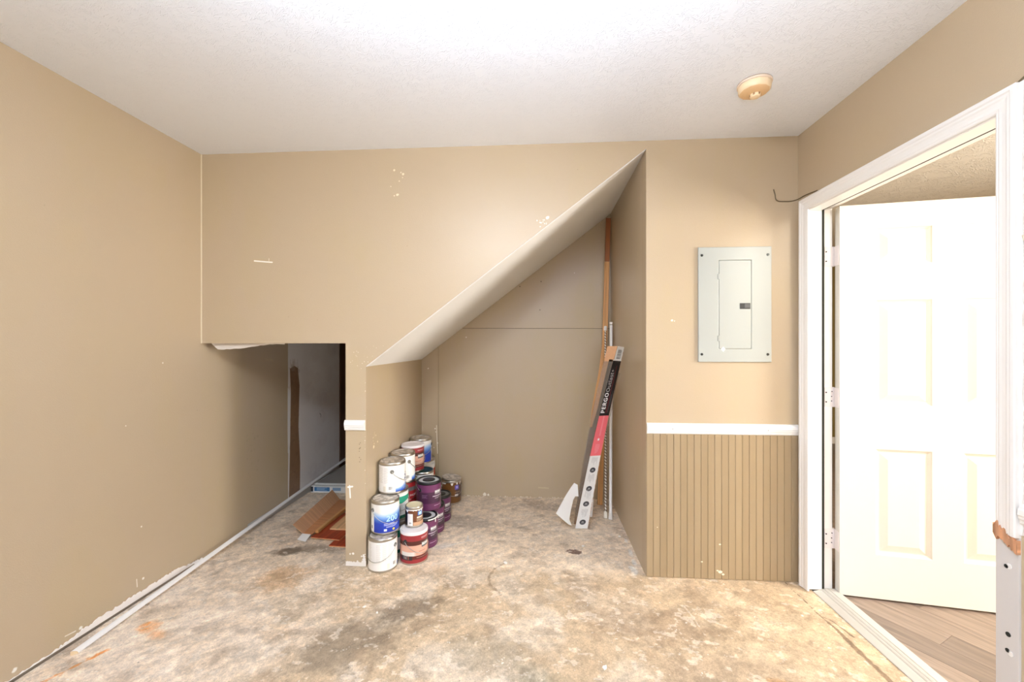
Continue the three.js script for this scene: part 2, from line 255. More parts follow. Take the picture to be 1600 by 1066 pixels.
const alcoveBackMat = paintMat(-1.01, 0, 1.62, 2.44, (g) => {
  scratch(g, [[-0.877, 0.6], [-0.875, 0.52], [-0.871, 0.42], [-0.868, 0.36]], 0.007, '#e9dfc8');
  for (const [x, y, r] of [[-0.89, 0.573, 0.008], [-0.885, 0.545, 0.006], [-0.87, 0.45, 0.009], [-0.9, 0.41, 0.006], [-0.46, 0.018, 0.02], [-0.43, 0.014, 0.012], [-0.95, 1.09, 0.008], [-0.62, 1.36, 0.006], [-0.75, 0.16, 0.006], [0.05, 0.084, 0.008], [0.3, 1.9, 0.004]]) blot(g, x, y, r, '#efe7d6');
  scratch(g, [[0.0, 0.086], [0.08, 0.082]], 0.012, '#c7b592');
  for (let i = 0; i < 60; i++) blot(g, rr(-0.75, 0.5), 0.004 * rnd(), rr(0.003, 0.009), '#e3d8c4');
  for (const [x, y] of [[0.02, 1.83], [-0.23, 1.86], [0.01, 1.59], [-0.16, 1.79]]) blot(g, x, y, 0.006, '#5c5140');
}, { rough: 0.2 });
{ // drywall sheets with open seams between them
  const w = structGroup('wall_alcove_back'); const uvf = (x, y) => [(x + 1.01) / 1.62, y / 2.44], s = 1.437, v = -0.861;
  const sheet = (a) => mesh('drywall_sheet', uvBy(a, uvf), alcoveBackMat, w);
  sheet(extrude([[-0.75, s + 0.0014], [XC, s - 0.006 + 0.0014], [XC, 2.44], [-0.75, 2.44]], 0.012, 0.0008).translate(0, 0, ZA - 0.012));
  sheet(extrude([[v + 0.001, 0], [XC, 0], [XC, s - 0.006 - 0.0014], [v + 0.03, s - 0.0014], [v + 0.001, s - 0.0014]], 0.012, 0.0008).translate(0, 0, ZA - 0.012));
  sheet(extrude([[XB, 0], [v - 0.001, 0], [v - 0.001, s - 0.0014], [XB, s - 0.0014]], 0.012, 0.0008).translate(0, 0, ZA - 0.012));
  mesh('backing', bx(XB - 0.1, XC + 0.1, 0, 2.5, ZA - 0.012, ZA - 0.1), M({ color: '#4a4030', roughness: 0.9 }), w);
}

// left wall: painted drywall down to a torn lower edge, continuing bare into the cubby
{
  const w = structGroup('wall_left');
  const mat = paintMat(ZB, 0, 4.5, 2.44, (g) => { for (const [z, y, r] of [[-1.98, 0.37, 0.006], [-2.1, 1.2, 0.005], [-1.9, 0.9, 0.004], [-1.99, 0.1, 0.008], [-1.7, 0.045, 0.01], [-1.47, 0.04, 0.012]]) blot(g, z, y, r); scratch(g, [[-1.958, 0.075], [-1.955, 0.115]], 0.004, '#f4efe8'); scratch(g, [[-1.68, 0.045], [-1.64, 0.05]], 0.004, '#f4efe8'); }, { ppm: 420 });
  mesh('painted_drywall', uvBy(bx(XL - 0.12, XL, 0, HC, ZB - 0.0, ZREAR + 0.1), (x, y, z) => [(z - ZB) / 4.5, y / 2.44]), mat, w);
  const cubby = paintMat(-4.5, 0, 2.15, 1.4, (g) => {
    const wob = (x, a) => { g.beginPath(); g.moveTo(x, 0); for (let i = 0; i <= 30; i++) g.lineTo(x + a * (noise(i * 0.9, x * 50) - 0.5), 1.4 * i / 30); };
    g.fillStyle = '#ece6e0'; wob(-3.214, 0.004); g.lineTo(-4.6, 1.4); g.lineTo(-4.6, 0); g.fill();
    for (let i = 0; i < 60; i++) { g.globalAlpha = 0.04; blot(g, rr(-4.1, -3.4), rr(0, 1.3), rr(0.05, 0.14), rnd() > 0.5 ? '#d6d0cb' : '#8f867f'); } g.globalAlpha = 1;
    g.fillStyle = '#8d6c4e'; g.beginPath(); for (const [z, y] of [[-3.225, 0], [-3.24, 0.4], [-3.252, 0.9], [-3.24, 1.1], [-3.3, 1.12], [-3.35, 1.1], [-3.375, 0.95], [-3.36, 0.6], [-3.385, 0.3], [-3.38, 0]]) g.lineTo(z, y); g.fill();
    for (let i = 0; i < 90; i++) { g.globalAlpha = 0.18; blot(g, rr(-3.37, -3.23), rr(0, 1.12), rr(0.008, 0.03), rnd() > 0.5 ? '#a88766' : '#6d5039'); } g.globalAlpha = 1;
    for (let i = 0; i < 26; i++) { const z = rr(-3.36, -3.25); g.globalAlpha = 0.5; scratch(g, [[z, 1.08], [z + 0.004, 1.1 + 0.08 * rnd()]], 0.004, '#a08d78'); } g.globalAlpha = 1;
    g.fillStyle = '#efece6'; g.beginPath(); for (const [z, y] of [[-3.21, 0.95], [-3.208, 0.6], [-3.212, 0.42], [-3.228, 0.41], [-3.243, 0.5], [-3.246, 0.75], [-3.232, 0.9]]) g.lineTo(z, y); g.fill();
    scratch(g, [[-3.7, 0.66], [-3.72, 0.64], [-3.715, 0.62]], 0.006, '#8a8078');
    for (let i = 0; i < 26; i++) { g.globalAlpha = 0.1; blot(g, rr(-2.86, -2.74), rr(0.35, 0.7), rr(0.004, 0.016), '#85765a'); } g.globalAlpha = 1;
    for (let i = 0; i < 6; i++) scratch(g, [[-3.05 + 0.1 * rnd(), 1.16 + 0.03 * rnd()], [-3.0 + 0.1 * rnd(), 1.18 + 0.03 * rnd()]], 0.002, '#c9b890');
  }, { rough: 0.42 });
  mesh('unfinished_drywall', uvBy(bx(XL - 0.12, XL, 0, 1.4, -4.45, ZB), (x, y, z) => [(z + 4.5) / 2.15, y / 1.4]), cubby, w);
  // torn white paper along the foot of the wall
  const sh = new THREE.Shape(); sh.moveTo(2.36, 0); const n = 220;
  for (let i = 0; i <= n; i++) { const z = -2.36 + 1.5 * i / n; const env = 0.012 + 0.026 * sm(-2.36, -2.15, z) * (1 - sm(-1.8, -1.55, z)); sh.lineTo(-z, env + 0.02 * (fbm(i * 0.75, 3, 4) - 0.35)); }
  sh.lineTo(0.86, 0);
  mesh('torn_paper_edge', new THREE.ExtrudeGeometry(sh, { depth: 0.004, bevelEnabled: false }).rotateY(Math.PI / 2).translate(XL, 0, 0), M({ color: '#f6efe8', roughness: 0.9 }), w);
  mesh('shaded_gap_strip', rbx(XL, XL + 0.006, 0, 0.012, -2.3, -0.9, 0.002), M({ color: '#a08f7b', roughness: 0.95, bumpMap: rollerBump, bumpScale: 0.003 }), w);  // brown strip drawing the shadowed gap below the torn edge
  mesh('pale_corner_bead', new THREE.CylinderGeometry(0.0035, 0.0035, HC - HEAD, 8).translate(XL + 0.001, (HC + HEAD) / 2, ZB + 0.001), P({ color: '#d3c4a6', roughness: 0.4 }), w);  // thin bead down the corner, paler than the wall paint
  mesh('bottom_plate', [rbx(XL - 0.01, XL + 0.012, 0, 0.045, -4.2, -2.75, 0.003)], M({ color: '#c9c4bd', roughness: 0.9, bumpMap: rollerBump, bumpScale: 0.002 }), w);
  mesh('bare_stud', rbx(XL - 0.01, XL + 0.006, 0, HEAD + 0.01, -4.38, -4.075, 0.003), M({ map: woodTex(92, 60, 38), roughness: 0.8 }), w);
}
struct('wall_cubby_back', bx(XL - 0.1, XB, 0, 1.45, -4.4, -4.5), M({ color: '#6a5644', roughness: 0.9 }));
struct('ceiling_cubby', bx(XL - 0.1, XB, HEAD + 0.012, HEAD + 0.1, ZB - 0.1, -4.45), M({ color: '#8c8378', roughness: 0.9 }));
{ // torn drywall paper hanging under the header
  const sh = new THREE.Shape(); const top = HEAD; sh.moveTo(-1.98, top + 0.002); for (let i = 0; i <= 24; i++) { const x = -1.98 + 0.46 * i / 24; sh.lineTo(x, top - 0.003 - 0.03 * sm(0, 2, i) * (1 - sm(5, 22, i)) - 0.006 * noise(i * 0.8, 2)); } sh.lineTo(-1.52, top + 0.002);
  const t = mesh('torn_drywall_paper', new THREE.ExtrudeGeometry(sh, { depth: 0.0015, bevelEnabled: false }).translate(0, 0, ZB - 0.03), M({ color: '#d9cfc2', roughness: 0.95 }));
  tag(t, 'ragged strip of torn white drywall paper hanging under the header of the low opening', 'paper');
}

// right wall with the doorway; hall beyond
const ZJ0 = -2.267, ZJ1 = -1.366, DH = 2.004, XH = 1.545;
const rightMat = paintMat(-2.36, 0, 4.5, 2.44, (g) => { for (const [z, y, r] of [[-1.28, 1.62, 0.01], [-1.29, 1.55, 0.008], [-1.3, 1.7, 0.008]]) blot(g, z, y, r); });
struct('wall_right', [bx(XR, XH, 0, HC, -5.7, ZJ0 - 0.02), bx(XR, XH, DH + 0.02, HC, ZJ0 - 0.02, ZJ1 + 0.02), bx(XR, XH, 0, HC, ZJ1 + 0.02, ZREAR + 0.1)].map((g) => uvBy(g, (x, y, z) => [(z + 2.36) / 4.5, y / 2.44])), rightMat);
struct('wall_rear', [bx(XL - 0.1, -1.5, 0, HC, ZREAR, ZREAR + 0.1), bx(0.95, XH, 0, HC, ZREAR, ZREAR + 0.1), bx(-1.5, 0.95, 2.1, HC, ZREAR, ZREAR + 0.1)], P({ color: PAINT, roughness: 0.35 }));
struct('ground', bx(-14, 14, -0.2, -0.02, ZREAR + 0.1, 24), M({ color: '#b9b2a6', roughness: 0.9 }));
const hallPaint = P({ color: '#8a7844', roughness: 0.5 });
struct('wall_hall_back', bx(XH - 0.1, 4.6, -0.02, 2.7, -5.66, -5.78), hallPaint);
struct('wall_hall_right', bx(4.5, 4.6, -0.02, 2.7, -5.7, 1.7), P({ color: '#b9a684', roughness: 0.5 }));
struct('wall_hall_rear', bx(XH, 4.6, -0.02, 2.7, 1.6, 1.7), P({ color: '#b9a684', roughness: 0.5 }));
struct('wall_hall_left', bx(XR, XH, HC, 2.7, -5.7, 1.7), P({ color: '#b9a684', roughness: 0.5 }));
struct('ceiling_hall', uvBy(bx(XH - 0.05, 4.6, 2.579, 2.68, -5.7, 1.7), (x, y, z) => [x / 1.3, z / 1.3]), M({ color: '#f4ecdb', roughness: 0.8, bumpMap: stipple, bumpScale: 0.006 }));
struct('baseboard_hall', rbx(XH, 4.5, 0, 0.085, -5.66, -5.645, 0.003), white);
{ // laminate planks laid on the diagonal
  const fl = structGroup('floor_hall');
  mesh('underlay', bx(1.55, 4.6, -0.1, -0.012, -5.7, 1.7), dark, fl);
  const mats = [0, 1, 2, 3, 4, 5].map((i) => { const b = [130, 114, 101].map((v) => v * (0.93 + 0.035 * i) * (i % 2 ? 1 : 1.02)); return M({ map: woodTex(b[0], b[1], b[2], 0.75, 192, 1024), roughness: 0.45 }); });
  const ang = Math.atan2(0.224, 0.379), L = 1.2, Wd = 0.126, c = Math.cos(ang), s = Math.sin(ang);   // u along (s, c), v across (c, -s)
  const clip = (poly, ax, v, keepAbove) => { const out = []; for (let i = 0; i < poly.length; i++) { const a = poly[i], b = poly[(i + 1) % poly.length], ia = keepAbove ? a[ax] >= v : a[ax] <= v, ib = keepAbove ? b[ax] >= v : b[ax] <= v; if (ia) out.push(a); if (ia !== ib) { const t = (v - a[ax]) / (b[ax] - a[ax]); out.push([a[0] + (b[0] - a[0]) * t, a[1] + (b[1] - a[1]) * t]); } } return out; };
  const rest = [];
  for (let k = -5; k < 60; k++) for (let i = -8; i < 8; i++) {
    const off = (k * 0.437 % 1) * L, u0 = i * L + off, u1 = u0 + L - 0.0012, v0 = 1.2 + k * Wd, v1 = v0 + Wd - 0.0012;
    let poly = [[u0, v0], [u1, v0], [u1, v1], [u0, v1]].map(([u, v]) => [u * s + v * c, u * c - v * s]);
    poly = clip(poly, 0, 1.562, true); poly = clip(poly, 0, 4.5, false); poly = clip(poly, 1, -5.66, true); poly = clip(poly, 1, 1.6, false);
    if (poly.length < 3) continue;
    const cx = poly.reduce((a, q) => a + q[0], 0) / poly.length, cz = poly.reduce((a, q) => a + q[1], 0) / poly.length;
    const near = cx < 3 && cz > -3 && cz < 0;
    const g = extrude(poly.map(([x, z]) => [x, -z]), 0.011, near ? 0.0006 : 0).rotateX(-Math.PI / 2).translate(0, -0.0105, 0);
    const pu = rnd(), pv = rnd(); uvBy(g, (x, y, z) => [(x * c - z * s) / 0.25 + pu, (x * s + z * c) / 1.3 + pv]);
    if (near) mesh('laminate_plank', g, mats[Math.floor(rnd() * 6)], fl); else rest.push(g);
  }
  const m = mesh('laminate_planks_beyond', rest, mats[3], fl); m.userData.kind = 'stuff';
}

// ------------------------------------------------------------------ door frame, threshold, door
const casingProf = (w) => [[0, 0], [w, 0], [w, 0.016], [w - 0.004, 0.018], [w - 0.013, 0.018], [w - 0.018, 0.0145], [w - 0.024, 0.0145], [w - 0.03, 0.012], [0.022, 0.0105], [0.014, 0.0105], [0.01, 0.009], [0.006, 0.0095], [0.002, 0.008], [0, 0.006]];
{
  const fr = structGroup('trim_1');
  const cw = 0.063, zi0 = ZJ0 + 0.005, zi1 = ZJ1 - 0.005, yt = DH + 0.005, yb = 0.72;
  const out = [-1, 0, 0];
  mesh('casing', sweep(casingProf(cw), [XR, 0.004, zi0], [XR, yt, zi0], [0, 0, -1], out, 0, 1), white, fr);
  mesh('casing', sweep(casingProf(cw), [XR, yb + 0.01, zi1], [XR, yt, zi1], [0, 0, 1], out, 0, 1), white, fr);
  mesh('casing', sweep(casingProf(cw), [XR, yt, zi0], [XR, yt, zi1], [0, 1, 0], out, -1, 1), white, fr);
  // ragged paint and caulk along the outer edge of the near casing
  const cs = new THREE.Shape(); cs.moveTo(-(zi1 + cw - 0.004), 0.74); for (let i = 0; i <= 60; i++) cs.lineTo(-(zi1 + cw + 0.004 + 0.009 * fbm(i * 0.7, 5, 3)), 0.74 + (yt + cw - 0.74) * i / 60); cs.lineTo(-(zi1 + cw - 0.004), yt + cw);
  mesh('caulk', new THREE.ExtrudeGeometry(cs, { depth: 0.006, bevelEnabled: false }).rotateY(Math.PI / 2).translate(XR - 0.0055, 0, 0), white, fr);
  // jambs: proud stop, then rabbet
  const jamb = (z, s) => [rbx(XR - 0.001, 1.483, 0.012, DH + 0.01, z, z - s * 0.03, 0.002), rbx(1.483, XH - 0.002, 0.012, DH + 0.02, z - s * 0.012, z - s * 0.03, 0.002)];
  mesh('jamb', jamb(ZJ0, 1), white, fr); mesh('jamb', jamb(ZJ1, -1), white, fr);
  mesh('head_jamb', [rbx(XR - 0.001, 1.483, DH, DH + 0.02, ZJ0 - 0.01, ZJ1 + 0.01, 0.002), rbx(1.483, XH - 0.002, DH + 0.012, DH + 0.02, ZJ0 - 0.01, ZJ1 + 0.01, 0.002)], white, fr);
  const foam = M({ color: '#2c2c25', roughness: 0.9 });
  mesh('weatherstrip', rbx(1.483, 1.498, 0.014, DH + 0.01, ZJ0 - 0.012, ZJ0 - 0.003, 0.003, 2), foam, fr);
  mesh('weatherstrip', rbx(1.483, 1.498, 0.014, DH + 0.01, ZJ1 + 0.012, ZJ1 + 0.003, 0.003, 2), foam, fr);
  mesh('weatherstrip', rbx(1.483, 1.498, DH + 0.003, DH + 0.012, ZJ0 - 0.01, ZJ1 + 0.01, 0.003, 2), foam, fr);
  // the lower casing is broken off: splintered end and the flat board behind it
  const sp = new THREE.Shape(); sp.moveTo(-zi1, yb + 0.03); for (let i = 0; i <= 14; i++) { const t = i / 14; sp.lineTo(-zi1 - cw * t, yb + 0.004 - 0.03 * t - 0.018 * noise(i * 1.9, 8)); } for (let i = 14; i >= 0; i--) sp.lineTo(-zi1 - cw * i / 14, yb + 0.012 + 0.034 * noise(i * 1.3, 2) - 0.026 * (i / 14)); 
  mesh('splintered_end', new THREE.ExtrudeGeometry(sp, { depth: 0.009, bevelEnabled: true, bevelSize: 0.0005, bevelThickness: 0.002, bevelSegments: 1 }).rotateY(Math.PI / 2).translate(XR - 0.0125, 0, 0), M({ map: woodTex(176, 128, 94, 1.8), roughness: 0.95 }), fr).userData.label = 'raw splintered wood where the casing broke off';
  const board = P({ color: '#cfcac6', roughness: 0.5 });
  mesh('backing_board', rbx(XR - 0.006, XR + 0.002, 0.01, yb + 0.01, zi1, zi1 + cw, 0.0015), board, fr);
  const hole = (y, z, r, t) => { const g = new THREE.CylinderGeometry(r, r, 0.002, 10).rotateZ(Math.PI / 2).translate(XR - 0.0065, y, z); mesh('nail_hole', g, t || dark, fr); };
  hole(0.631, -1.341, 0.006); hole(0.428, -1.336, 0.007); hole(0.379, -1.338, 0.006);
  hole(0.634, -1.334, 0.008, white); hole(0.374, -1.33, 0.008, white);
}
{
  const t = thing('door_threshold', 'pale ridged sill plate across the foot of the open doorway', 'threshold', [1.5, 0, (ZJ0 + ZJ1) / 2]);
  const l = ZJ1 - ZJ0 - 0.002, prof = [[-0.062, 0], [0.05, 0], [0.05, 0.02], [0.012, 0.021], [0.008, 0.018], [0.003, 0.02], [-0.005, 0.018], [-0.009, 0.0145], [-0.013, 0.0165], [-0.02, 0.0145], [-0.024, 0.011], [-0.028, 0.0125], [-0.035, 0.011], [-0.056, 0.006], [-0.062, 0.004]];
  mesh('sill', sweep(prof, [0, 0, -l / 2], [0, 0, l / 2], [1, 0, 0], [0, 1, 0]), P({ color: '#c4bfb6', roughness: 0.4 }), t);
  mesh('rubber_seal', rbx(0.05, 0.061, 0, 0.012, -l / 2, l / 2, 0.003), blackPlastic, t);
}
{
  const d = structGroup('door_1'); const ang = -Math.atan2(0.16, 0.987); d.position.set(1.553, 0.012, -2.283); d.rotation.y = ang;
  const Wd = 0.914, Hd = 2.0, x0 = 0.002, zf = 0.052, zb = 0.008;
  const cols = [[0.16, 0.397], [0.526, 0.763]], rows = [[0.222, 0.757], [0.982, 1.512], [1.692, 1.876]];
  const s = new THREE.Shape([[x0, 0], [x0 + Wd, 0], [x0 + Wd, Hd], [x0, Hd]].map((q) => new THREE.Vector2(...q)));
  for (const [a, b] of cols) for (const [c, e] of rows) s.holes.push(new THREE.Path([[a + x0, c], [a + x0, e], [b + x0, e], [b + x0, c]].map((q) => new THREE.Vector2(...q))));
  const doorMat = P({ color: '#dfdacf', roughness: 0.35 });
  mesh('leaf', new THREE.ExtrudeGeometry(s, { depth: zf - zb, bevelEnabled: false }).translate(0, 0, zb), doorMat, d);
  const panel = (a, b, c, e) => {
    const loops = [[0, 0], [0.004, -0.005], [0.014, -0.011], [0.02, -0.011], [0.05, -0.002], [0.052, -0.0015]].map(([i, z]) => [[a + i, c + i, z], [b - i, c + i, z], [b - i, e - i, z], [a + i, e - i, z]]);
    const pos = []; for (let k = 0; k + 1 < loops.length; k++) for (let i = 0; i < 4; i++) { const j = (i + 1) % 4, A = loops[k][i], B = loops[k][j], C = loops[k + 1][j], D = loops[k + 1][i]; pos.push(...A, ...B, ...C, ...A, ...C, ...D); }
    const q = loops[loops.length - 1]; pos.push(...q[0], ...q[1], ...q[2], ...q[0], ...q[2], ...q[3]);
    const g = new THREE.BufferGeometry(); g.setAttribute('position', new THREE.Float32BufferAttribute(pos, 3)); g.setAttribute('uv', new THREE.Float32BufferAttribute(new Float32Array(pos.length / 3 * 2), 2)); g.computeVertexNormals();
    const back = g.clone().scale(1, 1, -1).translate(0, 0, zb); const pi = back.attributes.position.array; for (let i = 0; i < pi.length; i += 9) for (let k = 0; k < 3; k++) { const t = pi[i + 3 + k]; pi[i + 3 + k] = pi[i + 6 + k]; pi[i + 6 + k] = t; } back.computeVertexNormals();
    return [g.translate(0, 0, zf), back];
  };
  for (const [c, e] of rows) for (const [a, b] of cols) mesh('raised_panel', panel(a + x0, b + x0, c, e), doorMat, d);
  const hm = P({ color: '#efe6e2', roughness: 0.35 });
  for (const [y, n] of [[1.75, 0], [1.01, 1], [0.265, 2]]) {
    const h = new THREE.Group(); h.name = 'hinge'; h.position.set(0, y, 0); d.add(h);
    mesh('knuckle', [-0.042, -0.021, 0, 0.021, 0.042].map((k) => new THREE.CylinderGeometry(0.0075, 0.0075, 0.0202, 14).translate(-0.004, k, -0.003)), hm, h);
    mesh('door_leaf_plate', rbx(-0.0005, 0.0025, -0.051, 0.051, 0.0, 0.046, 0.001), hm, h);
    // jamb plate lies on the rabbet: undo the door's turn
    const jp = new THREE.Group(); const pl = rbx(-0.05, -0.008, -0.051, 0.051, 0.0, 0.006, 0.001).rotateY(-ang); mesh('jamb_plate', pl, hm, h);
    for (const k of [-0.025, 0.025]) mesh('screw', new THREE.CylinderGeometry(0.0035, 0.0035, 0.003, 10).rotateX(Math.PI / 2).translate(-0.043, k, 0.007).rotateY(-ang), M({ color: '#3a3a38', roughness: 0.5, metalness: 0.6 }), h);
    if (n) for (const [px, k] of [[-0.016, -0.02], [-0.016, 0.004], [-0.014, 0.03]]) mesh('screw', new THREE.CylinderGeometry(0.0028, 0.0028, 0.003, 10).rotateX(Math.PI / 2).translate(px, k, 0.0068).rotateY(-ang), M({ color: '#6a6663', roughness: 0.5, metalness: 0.6 }), h);
  }
}

// chair rails and beadboard
const railProf = [[0, 0], [0.06, 0], [0.06, 0.006], [0.056, 0.012], [0.05, 0.013], [0.046, 0.016], [0.03, 0.017], [0.026, 0.0145], [0.02, 0.0145], [0.014, 0.011], [0.006, 0.011], [0.0, 0.006]];
function rail(name, p0, p1, out, holes) { const r = structGroup(name); mesh('moulding', sweep(railProf, p0, p1, [0, 1, 0], out), white, r); for (const q of holes || []) mesh('nail_hole', new THREE.SphereGeometry(0.003, 8, 6).translate(...q), M({ color: '#9a948c', roughness: 0.9 }), r); }
rail('trim_2', [XC + 0.003, 0.801, ZB], [XR - 0.003, 0.801, ZB], [0, 0, 1], [[0.74, 0.832, ZB + 0.0165], [1.25, 0.83, ZB + 0.0165]]);
rail('trim_3', [XA - 0.003, 0.796, ZB], [XB - 0.004, 0.796, ZB], [0, 0, 1]);
rail('trim_4', [XR, 0.772, ZJ1 + 0.063], [XR, 0.772, ZREAR], [-1, 0, 0]);
{
  const w = structGroup('trim_5'); const n = 22, w0 = (XR - 0.002 - XC - 0.001) / n;
  const mats = [0, 1, 2].map((i) => P({ color: ['#9d8869', '#a08b6c', '#9a8566'][i], roughness: 0.36, bumpMap: rollerBump, bumpScale: 0.0003 }));
  for (let i = 0; i < n; i++) { const a = XC + 0.001 + i * w0, pr = [[0, 0], [w0 - 0.0006, 0], [w0 - 0.0006, 0.0035], [w0 - 0.002, 0.006], [0.002, 0.006], [0, 0.0035]]; mesh('bead_board', sweep(pr, [a, 0.004, ZB], [a, 0.8, ZB], [1, 0, 0], [0, 0, 1]), mats[i % 3], w); }
  const fl = M({ color: '#efe2c8', roughness: 0.9 });
  for (const [x, y, r] of [[0.998, 0.195, 0.006], [0.901, 0.096, 0.006], [1.0, 0.043, 0.012], [1.015, 0.03, 0.008], [0.985, 0.05, 0.006], [0.66, 0.28, 0.003]]) mesh('paint_spot', new THREE.CircleGeometry(r, 9).scale(1, 0.7, 1).translate(x, y, ZB + 0.0064), fl, w);
}

// ------------------------------------------------------------------ lamps
function ceilingLamp(L, y, label, r, drop = 0) {
  const t = thing('ceiling_light', label, 'lamp', [L.at[0], y, L.at[2]]);
  mesh('base_plate', lathe([[0, 0], [r * 0.8, 0], [r * 0.8, -0.025], [r * 0.6, -0.03], [0, -0.03]]), white, t);
  if (drop) mesh('stem', new THREE.CylinderGeometry(0.012, 0.012, drop, 12).translate(0, -drop / 2 - 0.02, 0), white, t);
  const g = lathe([[0, -0.2], [r * 0.45, -0.19], [r * 0.8, -0.155], [r, -0.1], [r * 0.9, -0.05], [r * 0.7, -0.03], [0, -0.03]]).translate(0, -drop, 0);
  mesh('glass_dome', g, M({ color: '#ffffff', emissive: L.color, emissiveIntensity: 6, roughness: 0.4 }), t);
  const l = new THREE.PointLight(L.color, L.power, 0, 2); l.position.set(0, -0.11 - drop, 0); l.castShadow = true; l.shadow.radius = r * 0.85 / 0.02; l.shadow.mapSize.set(1024, 1024); l.shadow.camera.near = 0.25; t.add(l);
}
ceilingLamp(ADDED_LAMP, HC, 'added round white glass lamp above the camera, in place of bounced flash', 0.22);
ceilingLamp(HALL, 2.579, 'round white glass ceiling lamp in the hall past the door', 0.17, 0.3);

{ // the photographer's flash, head turned up at the ceiling
  const t = thing('camera_flash', 'black flash unit aimed up at the ceiling beside the camera', 'flash', FLASH.at);
  t.lookAt(...FLASH.aim);
  mesh('head', rbx(-0.04, 0.04, -0.025, 0.025, -0.12, 0, 0.004), blackPlastic, t);
  mesh('flash_window', rbx(-0.034, 0.034, -0.02, 0.02, 0, 0.003, 0.001), M({ color: '#ffffff', emissive: FLASH.color, emissiveIntensity: 4 }), t);
  const l = new THREE.SpotLight(FLASH.color, FLASH.power, 0, FLASH.cone, 1, 2); l.position.set(0, 0, 0.012); l.target.position.set(0, 0, 1); t.add(l); t.add(l.target); l.castShadow = true; l.shadow.radius = 1.5; l.shadow.mapSize.set(1024, 1024);
}

{ // added glowing window on the unseen hall wall, lights the soffit through the doorway
  const w = structGroup('added_window_1'), { at: [x, y, z], w: ww, h: hh } = ADDED_WINDOW;
  mesh('pane', bx(x - 0.004, x + 0.008, y - hh / 2, y + hh / 2, z - ww / 2, z + ww / 2), M({ color: '#ffffff', emissive: ADDED_WINDOW.color, emissiveIntensity: 2 }), w);
  mesh('window_frame', [bx(x - 0.03, x + 0.01, y - hh / 2 - 0.06, y - hh / 2, z - ww / 2 - 0.06, z + ww / 2 + 0.06), bx(x - 0.03, x + 0.01, y + hh / 2, y + hh / 2 + 0.06, z - ww / 2 - 0.06, z + ww / 2 + 0.06), bx(x - 0.03, x + 0.01, y - hh / 2, y + hh / 2, z - ww / 2 - 0.06, z - ww / 2), bx(x - 0.03, x + 0.01, y - hh / 2, y + hh / 2, z + ww / 2, z + ww / 2 + 0.06)], white, w);
  const l = new THREE.RectAreaLight(ADDED_WINDOW.color, ADDED_WINDOW.radiance, ww, hh); l.position.set(x - 0.012, y, z); l.lookAt(x - 1, y, z); scene.add(l);
}

// ------------------------------------------------------------------ wall and ceiling fittings
{
  const t = thing('electrical_panel', 'pale grey metal breaker panel cover set in the wall over the chair rail', 'electrical panel', [1.0755, 1.202, ZB]);
  const m = P({ color: '#aeb0a8', roughness: 0.38 }); const h = 0.634, w = 0.389;
  const s = new THREE.Shape([[-w / 2, 0], [w / 2, 0], [w / 2, h], [-w / 2, h]].map((q) => new THREE.Vector2(...q))); s.holes.push(new THREE.Path([[-0.085, 0.073], [-0.085, h - 0.073], [0.088, h - 0.073], [0.088, 0.073]].map((q) => new THREE.Vector2(...q))));
  mesh('cover', new THREE.ExtrudeGeometry(s, { depth: 0.009, bevelEnabled: true, bevelSize: 0.003, bevelThickness: 0.003, bevelOffset: -0.003, bevelSegments: 2 }), m, t);
  const door = mesh('door', rbx(-0.0835, 0.0865, 0.0745, h - 0.0745, 0.002, 0.0115, 0.0015), m, t);
  const lx = 0.054, ly = 0.308;
  mesh('latch', [rbx(lx - 0.028, lx + 0.028, ly - 0.016, ly + 0.016, 0.009, 0.0135, 0.001)], M({ color: '#2b2b2a', roughness: 0.4 }), door);
  mesh('latch_slider', rbx(lx - 0.004, lx + 0.024, ly - 0.011, ly + 0.011, 0.012, 0.016, 0.001), M({ color: '#555452', roughness: 0.45 }), door);
  for (const y of [0.135, 0.475]) mesh('hinge', rbx(-0.093, -0.083, y - 0.02, y + 0.012, 0.009, 0.0145, 0.0015), P({ color: '#a1a39c', roughness: 0.4 }), t);
  for (const x of [-w / 2 + 0.018, w / 2 - 0.02]) for (const y of [0.043, h - 0.045]) mesh('screw', [new THREE.CylinderGeometry(0.006, 0.0075, 0.004, 16).rotateX(Math.PI / 2).translate(x, y, 0.0135)], M({ color: '#4a4c4a', roughness: 0.35, metalness: 0.8 }), t);
  mesh('sticker', extrude([[-0.012, 0], [0, -0.014], [0.012, 0], [0, 0.014]], 0.0006).translate(-0.063, 0.071, 0.0125), M({ color: '#fdfdfb', roughness: 0.6 }), t).userData.label = 'small white diamond sticker';
}
{
  const t = thing('smoke_detector', 'yellowed round smoke detector on the white ceiling', 'smoke detector', [0.94, HC, -1.868], 0.35);
  const m = P({ color: '#e6bf8e', roughness: 0.4 }), m2 = P({ color: '#f2d7b0', roughness: 0.4 });
  mesh('base', lathe([[0, 0], [0.068, 0], [0.069, -0.006], [0.066, -0.012], [0, -0.012]], 40), P({ color: '#e9d3bd', roughness: 0.5 }), t);
  mesh('body', lathe([[0.066, -0.01], [0.066, -0.026], [0.061, -0.036], [0.058, -0.038]], 12), m2, t);
  mesh('face', lathe([[0.0585, -0.0375], [0.05, -0.043], [0.03, -0.046], [0, -0.047]], 12), m, t);
  mesh('sensor_cap', lathe([[0.022, -0.044], [0.021, -0.056], [0.016, -0.06], [0, -0.061]], 24).translate(0.006, 0, -0.002), m2, t);
  mesh('vent_ring', [0, 1, 2, 3, 4, 5].map((i) => rbx(-0.004, 0.004, -0.055, -0.045, 0.0195, 0.0222, 0.001).rotateY(i * 1.047).translate(0.006, 0, -0.002)), M({ color: '#a8825a', roughness: 0.6 }), t);
}
